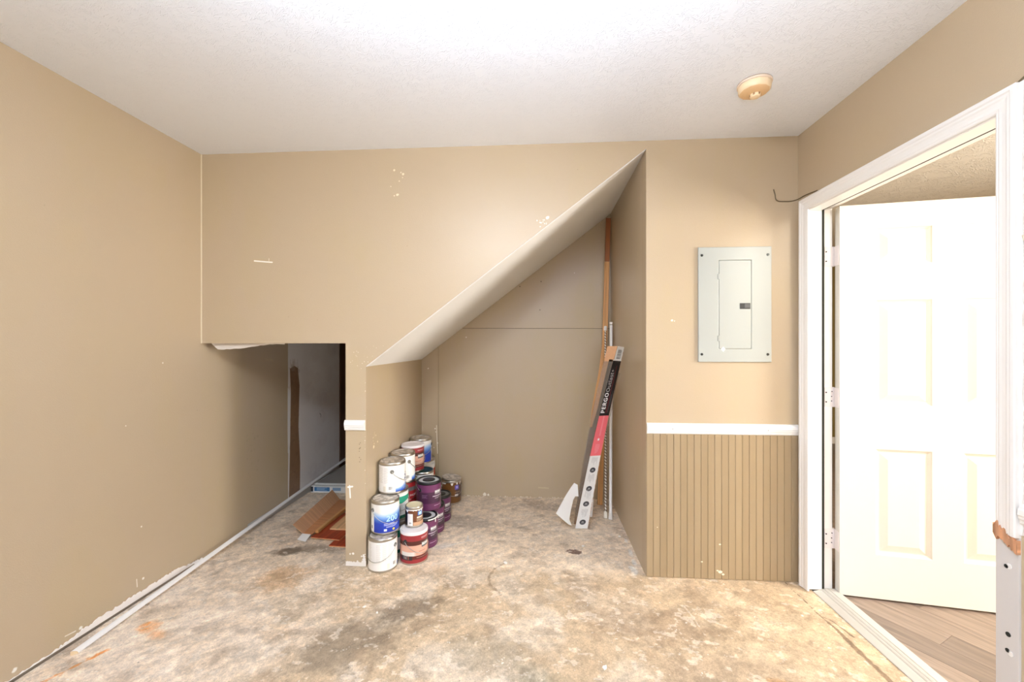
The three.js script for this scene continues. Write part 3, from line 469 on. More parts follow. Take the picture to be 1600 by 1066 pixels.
{ // painted-over cable: down the back wall, around the corner, along the head casing
  const m = M({ color: '#6e5f45', roughness: 0.5 }), z = ZB + 0.003;
  const a = mesh('cable', tube([[1.285, 2.15, z], [1.293, 2.12, z], [1.297, 2.095, z], [1.31, 2.085, z], [1.34, 2.083, z], [1.375, 2.083, z], [1.4, 2.088, z], [XR - 0.004, 2.092, z + 0.004], [XR - 0.003, 2.093, ZB + 0.06], [XR - 0.003, 2.083, ZB + 0.16]], 0.0028, 60), m);
  tag(a, 'thin loose cable bending along the wall into the corner above the door casing', 'cable');
  const b = mesh('cable', tube([[XR - 0.003, 2.072, -1.318], [XR - 0.003, 2.088, -1.28], [XR - 0.003, 2.1, -1.22], [XR - 0.003, 2.11, -1.1]], 0.003, 30), m);
  tag(b, 'short dark cable leaving the top outer corner of the near door casing', 'cable');
  const c = mesh('cable', tube([[XR - 0.004, 1.62, -1.3], [XR - 0.004, 1.6, -1.293], [XR - 0.003, 1.592, -1.28], [XR - 0.003, 1.59, -1.2]], 0.003, 30), M({ color: '#d6c7ab', roughness: 0.5 }));
  tag(c, 'pale painted cable end beside the near door casing at mid height', 'cable');
}

// ------------------------------------------------------------------ paint cans
function label(draw, w = 1024, h = 340) { return P({ map: ctex(canvas(w, h, draw)), roughness: 0.36 }); }
const D2P = (d, w) => w / 2 + d / 360 * w;    // degrees from the front to canvas x
function textLines(g, x, y, w, n, col, lh = 7) { g.fillStyle = col; for (let i = 0; i < n; i++) g.fillRect(x, y + i * lh, w * rr(0.6, 1), Math.max(1.5, lh * 0.35)); }
function barcode(g, x, y, w, h) { g.fillStyle = '#fffefa'; g.fillRect(x - 4, y - 4, w + 8, h + 8); g.fillStyle = '#4c4640'; for (let i = 0; i < w; i += 3) g.fillRect(x + i, y, rr(0.8, 2), h); }
const proMar = (high) => label((g, w, h) => {
  g.fillStyle = '#f4f1ec'; g.fillRect(0, 0, w, h);
  const a = D2P(high ? -82 : -75, w), b = D2P(82, w);
  for (let x = Math.floor(a); x < b; x++) {
    const t = (x - a) / (b - a), top = high ? h * (0.3 + 0.1 * Math.sin(t * 4.2 + 0.4)) : h * (0.93 - 0.36 * sm(0, 0.8, t));
    const gr = g.createLinearGradient(0, top - h * 0.1, 0, h); gr.addColorStop(0, 'rgba(190,215,240,0)'); gr.addColorStop(high ? 0.22 : 0.35, '#8fb4e4'); gr.addColorStop(high ? 0.45 : 0.8, '#3a66bd'); gr.addColorStop(high ? 0.56 : 1, '#1f3fae'); gr.addColorStop(1, '#1c37a2');
    g.fillStyle = gr; g.fillRect(x, top - h * 0.1, 1.2, h);
  }
  g.textAlign = 'center'; const c = D2P(0, w);
  g.fillStyle = high ? '#b9d9ee' : '#3d4250'; g.font = '26px sans-serif'; g.fillText('PRO', c - 40, h * 0.4);
  g.fillStyle = high ? '#b8e0ea' : '#27357f'; g.font = 'bold 92px sans-serif'; g.fillText('200', c - 5, h * 0.62);
  textLines(g, c - 105, h * 0.68, 200, 3, '#e8edfa', 11); textLines(g, c - 80, h * 0.79, 150, 2, '#dfe6fa', 10);
  g.fillStyle = high ? '#dfe8fb' : '#8f9ccc'; g.fillRect(c - 105, h * 0.87, 34, 28); g.fillStyle = '#e6cf4c'; g.beginPath(); g.arc(c + 10, h * 0.92, 15, 0, 7); g.fill();
  // side panel with small print and barcode, then the back with columns of small print
  g.fillStyle = '#f7f5f0'; g.fillRect(D2P(-108, w), h * 0.32, 70, h * 0.64); barcode(g, D2P(-104, w), h * 0.78, 40, 40);
  for (const d of [-172, -148, -126, 100, 124, 148]) textLines(g, D2P(d, w), h * 0.1, 56, 18, '#d3cec6', 11);
  g.fillStyle = '#e9e2d2'; g.fillRect(D2P(-130, w), h * 0.78, 34, h * 0.2);
});
const lblBlue = proMar(true), lblWhite = proMar(false);
const behr = (top, band, mid, low, dk) => label((g, w, h) => {
  g.fillStyle = top; g.fillRect(0, 0, w, h);
  g.fillStyle = band; g.fillRect(0, h * 0.22, w, h * 0.18); g.fillStyle = mid; g.fillRect(0, h * 0.37, w, h * 0.4);
  g.fillStyle = low; g.fillRect(0, h * 0.74, w, h * 0.14); g.fillStyle = top; g.fillRect(0, h * 0.87, w, h * 0.13);
  if (dk) { const gr = g.createLinearGradient(D2P(-110, w), 0, D2P(-40, w), 0); gr.addColorStop(0, '#d8d5d0'); gr.addColorStop(0.8, '#dcd3cc'); gr.addColorStop(1, 'rgba(216,200,190,0)'); g.fillStyle = gr; g.fillRect(D2P(-110, w), h * 0.6, 200, h * 0.14); g.fillStyle = '#2e2a2b'; g.fillRect(D2P(-112, w), h * 0.74, 150, h * 0.15); textLines(g, D2P(-100, w), h * 0.77, 60, 4, '#d0b9b6', 8); g.fillStyle = '#8a4a40'; g.fillRect(D2P(-78, w), h * 0.75, 12, h * 0.12); }
  const c = D2P(0, w);
  g.fillStyle = '#8b8b86'; g.fillRect(c - 56, h * 0.3, 112, h * 0.17); g.fillStyle = '#5c5c58'; g.fillRect(c - 56, h * 0.42, 112, h * 0.05);
  g.fillStyle = '#f8f8f4'; g.textAlign = 'center'; g.font = 'bold 40px sans-serif'; g.fillText('BEHR', c, h * 0.41);
  textLines(g, c - 60, h * 0.1, 110, 2, 'rgba(255,235,230,0.85)', 12);
  g.fillStyle = 'rgba(120,50,40,0.5)'; g.fillRect(c - 90, h * 0.585, 90, 7); g.fillStyle = 'rgba(255,240,230,0.55)'; g.fillRect(c - 120, h * 0.8, 180, 4);
  textLines(g, D2P(120, w), h * 0.42, 110, 9, 'rgba(120,60,50,0.5)', 11);
});
const lblRed = behr('#93292f', '#4f231c', '#d9a58f', '#5f261d', true);
const lblPurple = label((g, w, h) => {
  g.fillStyle = '#6b3258'; g.fillRect(0, 0, w, h); g.fillStyle = '#431f3a'; g.fillRect(0, h * 0.32, w, h * 0.44); g.fillStyle = '#612d50'; g.fillRect(0, h * 0.76, w, h * 0.24);
  g.fillStyle = '#40303a'; g.fillRect(D2P(-12, w), h * 0.5, 140, h * 0.2);
  const c = D2P(0, w); g.fillStyle = '#8d8a88'; g.fillRect(c - 50, h * 0.26, 104, h * 0.16); g.fillStyle = '#faf8f6'; g.textAlign = 'center'; g.font = 'bold 38px sans-serif'; g.fillText('BEHR', c, h * 0.36);
  g.fillStyle = '#e6d8e2'; g.font = 'bold 22px sans-serif'; g.fillText('PREMIUM PLUS', c, h * 0.51); textLines(g, c - 50, h * 0.55, 90, 2, '#d8c6d4', 9); textLines(g, D2P(-80, w), h * 0.42, 80, 4, '#8e6a88', 12);
  g.fillStyle = '#d9bcd2'; g.fillRect(c - 60, h * 0.84, 110, 5);
});
const lblGreen = label((g, w, h) => { g.fillStyle = '#efeeea'; g.fillRect(0, 0, w, h); g.fillStyle = '#2a9a7c'; g.fillRect(0, h * 0.16, w, h * 0.26); g.fillStyle = '#efeeea'; g.beginPath(); g.moveTo(0, h * 0.42); for (let x = 0; x <= w; x += 32) g.lineTo(x, h * (0.4 + 0.05 * Math.sin(x / 60))); g.lineTo(w, h * 0.8); g.lineTo(0, h * 0.8); g.fill(); g.fillStyle = '#14654e'; g.fillRect(0, h * 0.88, w, h * 0.12); textLines(g, D2P(-30, w), h * 0.5, 160, 6, '#b9c4be', 13); });
const lblRed2 = label((g, w, h) => { g.fillStyle = '#efeeea'; g.fillRect(0, 0, w, h); g.fillStyle = '#b02a2c'; g.fillRect(D2P(-95, w), 0, w * 0.42, h); g.fillStyle = '#6f6a68'; g.fillRect(D2P(-95, w), h * 0.2, w * 0.42, h * 0.16); g.fillStyle = '#f1d7d3'; g.font = 'bold 40px sans-serif'; for (const d of [-70, -25, 20]) g.fillText('PAINT', D2P(d, w) - 50, h * 0.58); textLines(g, D2P(-60, w), h * 0.64, 220, 3, '#e9bdb8', 12); });
const lblSquare = label((g, w, h) => { g.fillStyle = '#f1efea'; g.fillRect(0, 0, w, h); g.fillStyle = '#1f7d58'; g.beginPath(); g.moveTo(D2P(-75, w), h * 0.62); g.lineTo(D2P(0, w), h * 0.42); g.lineTo(D2P(0, w), h * 0.75); g.lineTo(D2P(-75, w), h * 0.9); g.fill(); g.fillStyle = '#d84a22'; g.beginPath(); g.moveTo(D2P(14, w), h * 0.5); g.lineTo(D2P(75, w), h * 0.3); g.lineTo(D2P(75, w), h * 0.72); g.lineTo(D2P(14, w), h * 0.82); g.fill(); textLines(g, D2P(30, w), h * 0.1, 100, 3, '#9aa7a0', 9); });
const lblBrown = label((g, w, h) => {
  const t = g.createLinearGradient(0, 0, w, 0); g.fillStyle = '#6b3d22'; g.fillRect(0, 0, w, h);
  for (let i = 0; i < 240; i++) { g.globalAlpha = 0.3; g.fillStyle = rnd() > 0.5 ? '#8a5632' : '#4a2815'; g.fillRect(rr(0, w), rr(0, h), rr(20, 120), rr(1, 5)); } g.globalAlpha = 1;
  g.fillStyle = '#161412'; g.fillRect(D2P(-75, w), h * 0.1, 90, h); g.fillStyle = '#f3eee8'; g.fillRect(D2P(-48, w), h * 0.26, 108, h * 0.74); barcode(g, D2P(-34, w), h * 0.78, 40, 36);
  g.fillStyle = '#2c66b4'; g.fillRect(D2P(22, w), h * 0.14, 110, h * 0.26); g.fillStyle = '#bfe0f4'; g.fillRect(D2P(28, w), h * 0.18, 70, h * 0.18);
  g.fillStyle = '#e5d8c2'; g.fillRect(D2P(16, w), h * 0.46, 130, h * 0.09); textLines(g, D2P(14, w), h * 0.58, 150, 4, '#d9c3a6', 16); g.fillStyle = '#c49a78'; g.fillRect(D2P(-8, w), h * 0.78, 260, h * 0.22);
  g.fillStyle = '#fbf9f4'; g.fillRect(0, 0, w, h * 0.07); for (let i = 0; i < 16; i++) { const x = rr(0, w); g.beginPath(); g.ellipse(x, h * 0.05, rr(8, 26), h * rr(0.04, 0.2), 0, 0, 7); g.fill(); }
});
const lblBrown2 = label((g, w, h) => {
  g.fillStyle = '#70471f'; g.fillRect(0, 0, w, h); for (let i = 0; i < 200; i++) { g.globalAlpha = 0.3; g.fillStyle = rnd() > 0.5 ? '#8f6230' : '#4c3013'; g.fillRect(rr(0, w), rr(0, h), rr(20, 140), rr(1, 5)); } g.globalAlpha = 1;
  g.fillStyle = '#54403a'; g.fillRect(D2P(10, w), h * 0.12, 200, h * 0.64); g.fillStyle = '#6d5fc0'; g.fillRect(D2P(4, w), h * 0.14, 76, h * 0.22); g.fillStyle = '#bdb2ec'; g.fillRect(D2P(12, w), h * 0.18, 36, h * 0.12); g.fillStyle = '#efe9e2'; g.fillRect(D2P(4, w), h * 0.58, 60, h * 0.1); textLines(g, D2P(4, w), h * 0.46, 140, 2, '#b59c80', 12);
  g.fillStyle = '#f6f2ea'; for (let i = 0; i < 12; i++) { g.beginPath(); g.ellipse(rr(0, w), 0, rr(8, 24), h * rr(0.05, 0.2), 0, 0, 7); g.fill(); }
});
const paintedLid = (c) => P({ color: c, roughness: 0.4 });
const smear = dataTex(256, 256, (x, y, o) => { const n = fbm(x / 45, y / 26, 4), k = sm(0.42, 0.6, n); o[0] = 172 + 44 * k; o[1] = 162 + 44 * k; o[2] = 148 + 46 * k; }, true);
const LIDS = { metal: M({ map: smear, roughness: 0.4, metalness: 0.35 }), white: P({ color: '#f3eceb', roughness: 0.4 }), green: P({ color: '#123f33', roughness: 0.35 }), cream: P({ color: '#d6cba6', roughness: 0.5 }) };
const earMat = P({ color: '#77746c', roughness: 0.45 });
// a gallon (or quart) can: front of the label turned to the angle face (degrees, 0 = +z, + = towards +x)
function can(labelText, group, lbl, at, face, { r = 0.0825, h = 0.19, lid = 'metal', plastic = false, bail = 1, ear = earMat, askew = 0, bailSide = 1, splash = false, bailUp = 0 } = {}) {
  const t = thing('paint_can', labelText, 'paint can', at, face * Math.PI / 180, group);
  const e = r * 0.985;
  mesh('body', plastic ? lathe([[0, 0.001], [r * 0.93, 0], [e * 0.97, 0.004], [e * 0.97, h - 0.014], [r * 0.93, h - 0.012], [0, h - 0.012]]) : lathe([[0, 0.004], [r * 0.94, 0.004], [r * 0.97, 0], [r, 0.002], [r, 0.006], [e, 0.008], [e * 0.995, h - 0.016], [r * 0.97, h - 0.012], [0, h - 0.012]]), plastic ? P({ color: '#612d50', roughness: 0.38 }) : tin, t);
  mesh('label', new THREE.CylinderGeometry(e + 0.0006, e + 0.0006, h - (plastic ? 0.02 : 0.026), 48, 1, true).rotateY(Math.PI).translate(0, h / 2 - 0.002, 0), lbl, t);
  if (plastic) {
    mesh('rim', lathe([[e * 0.95, h - 0.02], [r * 1.01, h - 0.018], [r * 1.015, h - 0.006], [r * 0.97, h], [r * 0.88, h], [r * 0.86, h - 0.007], [0.02, h - 0.008]]), blackPlastic, t);
    mesh('lid', lathe([[0, h - 0.0055], [r * 0.8, h - 0.0055], [r * 0.82, h - 0.0075]]), P({ color: splash ? '#c9cbcb' : '#6a6d6e', roughness: 0.4 }), t);
    mesh('lid_centre', lathe([[0, h + 0.0006], [r * 0.42, h + 0.0004], [r * 0.5, h - 0.002], [r * 0.53, h - 0.006]], 32), blackPlastic, t);
    if (splash) { const a = new THREE.TorusGeometry(r * 1.0, 0.004, 8, 40, 2.6).rotateX(Math.PI / 2).rotateY(0.5).translate(0, h - 0.008, 0); mesh('paint_drip', [a, ...[0.2, 0.7, 1.3, 1.9].map((q) => new THREE.CapsuleGeometry(0.0035, 0.012 + 0.012 * noise(q * 9, 1), 4, 8).translate(r * 1.0 * Math.cos(0.5 - q), h - 0.02, -r * 1.0 * Math.sin(0.5 - q)))], M({ color: '#f2ede8', roughness: 0.5 }), t); }
  } else {
    const rim = mesh('rim', lathe([[e * 0.97, h - 0.02], [r, h - 0.017], [r * 1.005, h - 0.009], [r * 0.985, h - 0.002], [r * 0.955, h], [r * 0.925, h - 0.002], [r * 0.91, h - 0.009], [r * 0.89, h - 0.01], [r * 0.875, h - 0.004], [r * 0.86, h - 0.0035]]), lid === 'white' ? LIDS.white : tin, t);
    const l = mesh('lid', lathe([[0, -0.0035], [r * 0.5, -0.0042], [r * 0.8, -0.0045], [r * 0.84, -0.002], [r * 0.87, -0.0012], [r * 0.88, -0.004]]), LIDS[lid], t); l.position.y = h; uvBy(l.geometry, (x, y, z) => [x / (2 * r) + 0.5 + at[2], z / (2 * r) + 0.5]);
    if (askew) { l.position.set(0.006, h + 0.011, 0); l.rotation.set(0.06, 0, askew); l.scale.set(1.08, 1, 1.08); }
  }
  if (bail) {
    const yE = h * 0.72;
    for (const s of [-1, 1]) mesh('ear', new THREE.CylinderGeometry(r * 0.13, r * 0.15, 0.006, 18).rotateZ(Math.PI / 2).translate(s * (e + 0.002), yE, 0), ear, t);
    const rb = r + 0.005, pts = []; for (let i = 0; i <= 20; i++) { const a = Math.PI * i / 20; pts.push([rb * Math.cos(a), yE + (bailUp || -0.075 * bail) * Math.sin(a) ** 0.8, bailSide * rb * Math.sin(a)]); }
    mesh('bail_handle', tube(pts, 0.0016, 48, 6), wire, t);
  }
  return t;
}
const CF = 21;   // degrees from +z towards the camera, for the pile
const G1 = 'paint cans stacked against the left side of the alcove';
can('white gallon paint can showing its back label, bottom of the stack next to the pillar', G1, lblWhite, [-0.913, 0, -2.37], CF + 146, { bailSide: -1 });
can('blue and white paint can reading 200, in the middle of the front stack', G1, lblBlue, [-0.921, 0.19, -2.43], CF + 31);
can('white paint can with a dark 2 at its edge, topmost of the front stack', G1, lblWhite, [-0.924, 0.38, -2.556], CF + 88);
can('white paint can with faded blue foot, second from the front in the top row', G1, lblWhite, [-0.924, 0.38, -2.757], CF + 118);
can('red and peach paint can, third in the top row', G1, lblRed, [-0.924, 0.38, -2.98], CF + 42, { lid: 'white', ear: blackPlastic });
can('blue and white paint can farthest back in the top row', G1, lblBlue, [-0.924, 0.38, -3.19], CF - 14, { ear: blackPlastic });
can('white paint can with a green band, behind the small brown can', G1, lblGreen, [-0.924, 0.19, -2.61], CF + 20);
can('red paint can with a grey band, wedged behind the raised purple can', G1, lblRed2, [-0.925, 0.19, -2.8], CF + 20);
can('paint can with a dark green lid, just behind the raised purple can', G1, lblGreen, [-0.853, 0.19, -2.985], CF + 70, { lid: 'green' });
can('white paint can with an orange red square, against the back wall under the blue can', G1, lblSquare, [-0.924, 0.19, -3.3], CF + 6, { bail: 0 });
can('grey lidded paint can at floor level, behind the front white can', G1, lblGreen, [-0.922, 0, -2.56], CF + 190);
for (const [x, z, w] of [[-0.922, -2.75, 'second'], [-0.912, -2.95, 'third'], [-0.922, -3.14, 'fourth'], [-0.922, -3.32, 'last']]) can(`white paint can on the floor inside the pile, ${w} behind the front stack`, G1, lblWhite, [x, 0, z], CF + 60);
can('red paint can with white lid on the floor at the front of the pile', G1, lblRed, [-0.755, 0, -2.462], CF + 48, { lid: 'white', ear: blackPlastic });
can('small brown stain can with a white side panel, standing on the red can', G1, lblBrown, [-0.768, 0.19, -2.505], CF - 2, { r: 0.054, h: 0.123, lid: 'cream', bail: 0 });
can('purple paint can with paint smeared rim, nearest of the purple cans on the floor', G1, lblPurple, [-0.741, 0, -2.651], CF + 38, { plastic: true, splash: true, ear: blackPlastic, bail: 0 });
can('purple paint can, middle of the three purple cans on the floor', G1, lblPurple, [-0.743, 0, -2.854], CF + 38, { plastic: true, ear: blackPlastic, bail: 0 });
can('purple paint can, farthest of the three purple cans on the floor', G1, lblPurple, [-0.736, 0, -3.036], CF + 38, { plastic: true, ear: blackPlastic });
{ const c = can('purple paint can with black lid, raised on top of the other purple cans', G1, lblPurple, [-0.748, 0.191, -2.775], CF + 40, { plastic: true, splash: false, ear: blackPlastic, bailSide: -1, bailUp: 0.045 }); c.children.find((q) => q.name === 'lid').material = P({ color: '#c4c8c8', roughness: 0.35 }); }
can('brown stain can with a bent lid, apart at the back right of the pile', G1, lblBrown2, [-0.724, 0, -3.383], CF + 8, { askew: -0.1, bail: 0.9 });

// ------------------------------------------------------------------ flooring carton, sticks and rods in the alcove's right corner
{
  const t = thing('flooring_carton', 'long empty flooring carton with black, pink and white printed side, leaning in the alcove', 'carton', [0.3, 0, -2.95]);
  const O = [0.3, 0, -2.95], rel = (p) => [p[0] - O[0], p[1] - O[1], p[2] - O[2]];
  const BL = [0.256, 0.002, -2.93], BR = [0.345, 0.002, -2.936], TL = [0.523, 1.287, -2.8], TR = [0.585, 1.28, -2.868];
  const arc = (s) => 0.012 * Math.sin(Math.PI * s);
  const A = (s) => { const p = rel(lerp3(BL, TL, s)); p[0] -= arc(s); return p; }, B = (s) => { const p = rel(lerp3(BR, TR, s)); p[0] -= arc(s); return p; };
  const wdir = (s) => { const a = A(s), b = B(s), dx = b[0] - a[0], dz = b[2] - a[2], l = Math.hypot(dx, dz); return [dz / l, 0, -dx / l]; };
  const at = (P0, s, k) => { const w = wdir(s), p = P0(s); return [p[0] + w[0] * k, p[1], p[2] + w[2] * k]; };
  const mixAB = (s, k) => lerp3(A(s), B(s), k);
  const print = ctex(canvas(150, 2048, (g, w, h) => {
    const Y = (s) => h * (1 - s); g.fillStyle = '#efeeeb'; g.fillRect(0, 0, w, h);
    g.fillStyle = '#f2727a'; g.fillRect(0, Y(0.63), w, Y(0.41) - Y(0.63)); g.fillStyle = '#f58d92'; g.fillRect(w * 0.42, Y(0.63), 22, Y(0.52) - Y(0.63));
    g.fillStyle = '#15151a'; g.fillRect(0, Y(0.925), w, Y(0.63) - Y(0.925));
    for (const s of [0.036, 0.14, 0.226, 0.33]) { g.fillStyle = '#3c3c40'; g.beginPath(); g.ellipse(w * 0.5, Y(s), 37, 30, 0, 0, 7); g.fill(); g.fillStyle = '#c9c9c7'; g.fillRect(w * 0.42, Y(s) - 7, 24, 6); g.fillRect(w * 0.38, Y(s) + 5, 34, 4); g.strokeStyle = '#8a8a8a'; g.lineWidth = 3; g.beginPath(); g.ellipse(w * 0.5, Y(s), 31, 25, 0, 0.4, 2.4); g.stroke(); }
    g.fillStyle = '#b9b8b6'; for (const s of [0.06, 0.165, 0.255, 0.35]) for (let i = 0; i < 9; i++) g.fillRect(w * (0.24 + 0.06 * i), Y(s + 0.055) + rr(0, 20), 3, rr(40, 100));
    g.fillStyle = '#f9b1b3'; for (let i = 0; i < 6; i++) g.fillRect(w * (0.3 + 0.07 * i), Y(0.475), 3, rr(50, 110)); g.fillStyle = '#fff'; g.beginPath(); for (let i = 0; i < 10; i++) { const a = i * 0.628, r = i % 2 ? 9 : 20; g.lineTo(w * 0.45 + r * Math.sin(a), Y(0.5) - r * Math.cos(a)); } g.fill();
    g.save(); g.translate(w * 0.44, Y(0.638)); g.rotate(-Math.PI / 2); g.fillStyle = '#ffffff'; g.font = 'bold 84px sans-serif'; g.fillText('PERGO', 8, 0, 232); g.fillRect(70, -76, 30, 8); g.font = '78px sans-serif'; g.fillStyle = '#d9d9da'; g.fillText('Outlast+', 244, 0, 252); g.fillStyle = '#8d8d90'; g.font = '22px sans-serif'; textLines(g, 20, 44, 240, 1, '#9a9a9c', 8); textLines(g, 90, 58, 180, 1, '#77777a', 8); g.restore();
    g.fillStyle = '#a02a38'; g.fillRect(w * 0.58, Y(0.9), 5, Y(0.645) - Y(0.9));
    g.fillStyle = '#f3f2ef'; g.fillRect(0, 0, w, Y(0.925)); g.fillStyle = '#3a3a3a'; for (let i = 0; i < 17; i++) g.fillRect(w * 0.28, 32 + i * 6, w * 0.46, rr(1.5, 4)); g.fillRect(w * 0.78, 40, 4, 90);
  }));
  mesh('printed_side', railSolid([A, B, (s) => at(B, s, 0.003), (s) => at(A, s, 0.003)], 40), P({ map: print, roughness: 0.4 }), t);
  const dep = 0.072;
  mesh('right_side', railSolid([B, (s) => at(B, s, dep), (s) => { const p = at(B, s, dep), q = mixAB(s, 0.97); return [p[0] - (B(s)[0] - q[0]), p[1], p[2] - (B(s)[2] - q[2])]; }, (s) => mixAB(s, 0.97)], 30), cardboard, t);
  const back = (s, k) => { const p = mixAB(s, k), w = wdir(s); return [p[0] + w[0] * dep, p[1], p[2] + w[2] * dep]; };
  const back2 = (s, k) => { const p = mixAB(s, k), w = wdir(s); return [p[0] + w[0] * (dep - 0.003), p[1], p[2] + w[2] * (dep - 0.003)]; };
  mesh('back_side', railSolid([(s) => back2(s, 0), (s) => back2(s, 1), (s) => back(s, 1), (s) => back(s, 0)], 30), M({ color: '#8d7159', roughness: 0.9 }), t);
  // cardboard returns beside the film window, upper half, with a torn lower end
  const side = (s, k, d = 0) => { const p = at(A, s, dep * k), b = B(s), a = A(s), l = Math.hypot(b[0] - a[0], b[2] - a[2]); return [p[0] + (a[0] - b[0]) / l * d, p[1], p[2] + (a[2] - b[2]) / l * d]; };
  mesh('left_flap', railSolid([(s) => side(s, 1.02 + 0.0 * s, 0.0), (s) => side(s, 0.5 + 0.35 * (1 - sm(0.45, 0.7, s)), 0.001), (s) => side(s, 0.5 + 0.35 * (1 - sm(0.45, 0.7, s)), -0.002), (s) => side(s, 1.02, -0.003)], 30, 0.56, 0.93), cardboard, t);
  mesh('end_flap', railSolid([(s) => side(s, 1.04, 0.001), (s) => side(s, -0.02, 0.001), (s) => side(s, -0.02, -0.003), (s) => side(s, 1.04, -0.003)], 4, 0.93, 1.0), cardboard, t);
  const film = P({ color: '#f4f4f2', transmission: 0.86, thickness: 0, roughness: 0.16, ior: 1.4, bumpMap: rollerBump, bumpScale: 0.004 });
  const ribbon = (f, g, n, s0, s1) => { const pos = [], uv = []; for (let i = 0; i < n; i++) { const a = s0 + (s1 - s0) * i / n, b = s0 + (s1 - s0) * (i + 1) / n; const q = [f(a), g(a), g(b), f(b)], u = [[0, a * 6], [1, a * 6], [1, b * 6], [0, b * 6]]; for (const k of [0, 1, 2, 0, 2, 3]) { pos.push(...q[k]); uv.push(...u[k]); } } const G = new THREE.BufferGeometry(); G.setAttribute('position', new THREE.Float32BufferAttribute(pos, 3)); G.setAttribute('uv', new THREE.Float32BufferAttribute(uv, 2)); G.computeVertexNormals(); return G; };
  const wr = (s, k) => 0.006 * (noise(s * 16, k) - 0.5) + 0.003 * (noise(s * 60, k + 4) - 0.5);
  mesh('clear_film', ribbon((s) => side(s, 1.05, 0.004 + wr(s, 1)), (s) => side(s, -0.03, 0.006 + wr(s, 2)), 60, 0.06, 0.92), film, t);
  mesh('loose_film_edge', ribbon((s) => { const p = B(s); return [p[0] - 0.002, p[1], p[2] + 0.004]; }, (s) => { const p = B(s); return [p[0] + 0.012 + 1.5 * wr(s, 3), p[1], p[2] - 0.01]; }, 60, 0.52, 0.86), film, t);
  // white torn flaps at the foot
  const wh = M({ color: '#f4f3ef', roughness: 0.7 });
  const fs = new THREE.Shape(); [[-0.172, 0.114], [-0.1, 0.235], [-0.062, 0.29], [-0.038, 0.32], [-0.012, 0.305], [-0.006, 0.222], [-0.03, 0.225], [-0.045, 0.2], [-0.062, 0.13], [-0.072, 0.075], [-0.072, 0.06], [-0.055, 0.02], [-0.08, 0.03]].forEach((q, i) => (i ? fs.lineTo(...q) : fs.moveTo(...q)));
  mesh('torn_flap', new THREE.ExtrudeGeometry(fs, { depth: 0.002, bevelEnabled: false }).rotateY(0.25).translate(-0.014, 0, 0.0), wh, t).userData.label = 'white torn flap bent outwards';
  mesh('torn_flap', extrude([[0.055, 0.05], [0.085, 0.055], [0.095, 0.18], [0.075, 0.17]], 0.002).translate(0, 0, -0.06), wh, t);
}
function stick(name, text, cat, p0, p1, w, th, mat, endMat) {
  const a = new THREE.Vector3(...p0), b = new THREE.Vector3(...p1), l = a.distanceTo(b);
  const t = thing(name, text, cat, p0); t.quaternion.setFromUnitVectors(new THREE.Vector3(0, 1, 0), b.clone().sub(a).normalize());
  return [t, l];
}
{
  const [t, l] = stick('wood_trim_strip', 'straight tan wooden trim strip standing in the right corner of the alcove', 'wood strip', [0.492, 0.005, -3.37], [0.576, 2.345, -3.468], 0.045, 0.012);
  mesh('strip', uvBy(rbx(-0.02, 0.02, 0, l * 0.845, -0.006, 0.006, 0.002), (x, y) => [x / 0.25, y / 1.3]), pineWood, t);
  mesh('shaded_end', uvBy(rbx(-0.02, 0.02, l * 0.846, l, -0.0062, 0.0062, 0.002), (x, y) => [x / 0.25, y / 1.3]), M({ map: woodTex(158, 96, 52, 0.6), roughness: 0.5 }), t).userData.label = 'upper end coloured darker for the shadow it stands in';  // shadow on the top of the strip put into its wood colour
}
{
  const pts = [[0.57, 2.0, -3.485], [0.542, 1.447, -3.45], [0.508, 1.133, -3.42], [0.436, 0.766, -3.36], [0.405, 0.5, -3.31], [0.4, 0.25, -3.27], [0.405, 0.012, -3.24]].map((q) => new THREE.Vector3(...q));
  const cv = new THREE.CatmullRomCurve3(pts), n = 40, rails = [[-0.01, 0.004], [0.01, 0.004], [0.01, -0.004], [-0.01, -0.004]].map(([dx, dz]) => (s) => { const p = cv.getPoint(s); return [p.x + dx - 0.405, p.y - 0.012, p.z + dz + 3.24]; });
  const g = railSolid(rails, n); const m = mesh('bowed_wood_strip', g, pineWood); m.position.set(0.405, 0.012, -3.24);
  tag(m, 'thin tan wood strip bowed behind the flooring carton', 'wood strip');
}
{
  const [t, l] = stick('white_rod', 'plain white curtain rod leaning in the right corner of the alcove', 'rod', [0.531, 0.002, -3.102], [0.58, 1.476, -3.36]);
  mesh('rod', new THREE.CylinderGeometry(0.0115, 0.0115, l - 0.05, 20).translate(0, l / 2, 0), white, t);
  mesh('end_cap', new THREE.CylinderGeometry(0.015, 0.016, 0.045, 20).translate(0, 0.0225, 0), whiteOld, t); mesh('end_cap', new THREE.CylinderGeometry(0.013, 0.013, 0.02, 20).translate(0, l - 0.01, 0), whiteOld, t);
  mesh('collar', new THREE.CylinderGeometry(0.013, 0.013, 0.012, 20).translate(0, l * 0.58, 0), whiteOld, t);
}
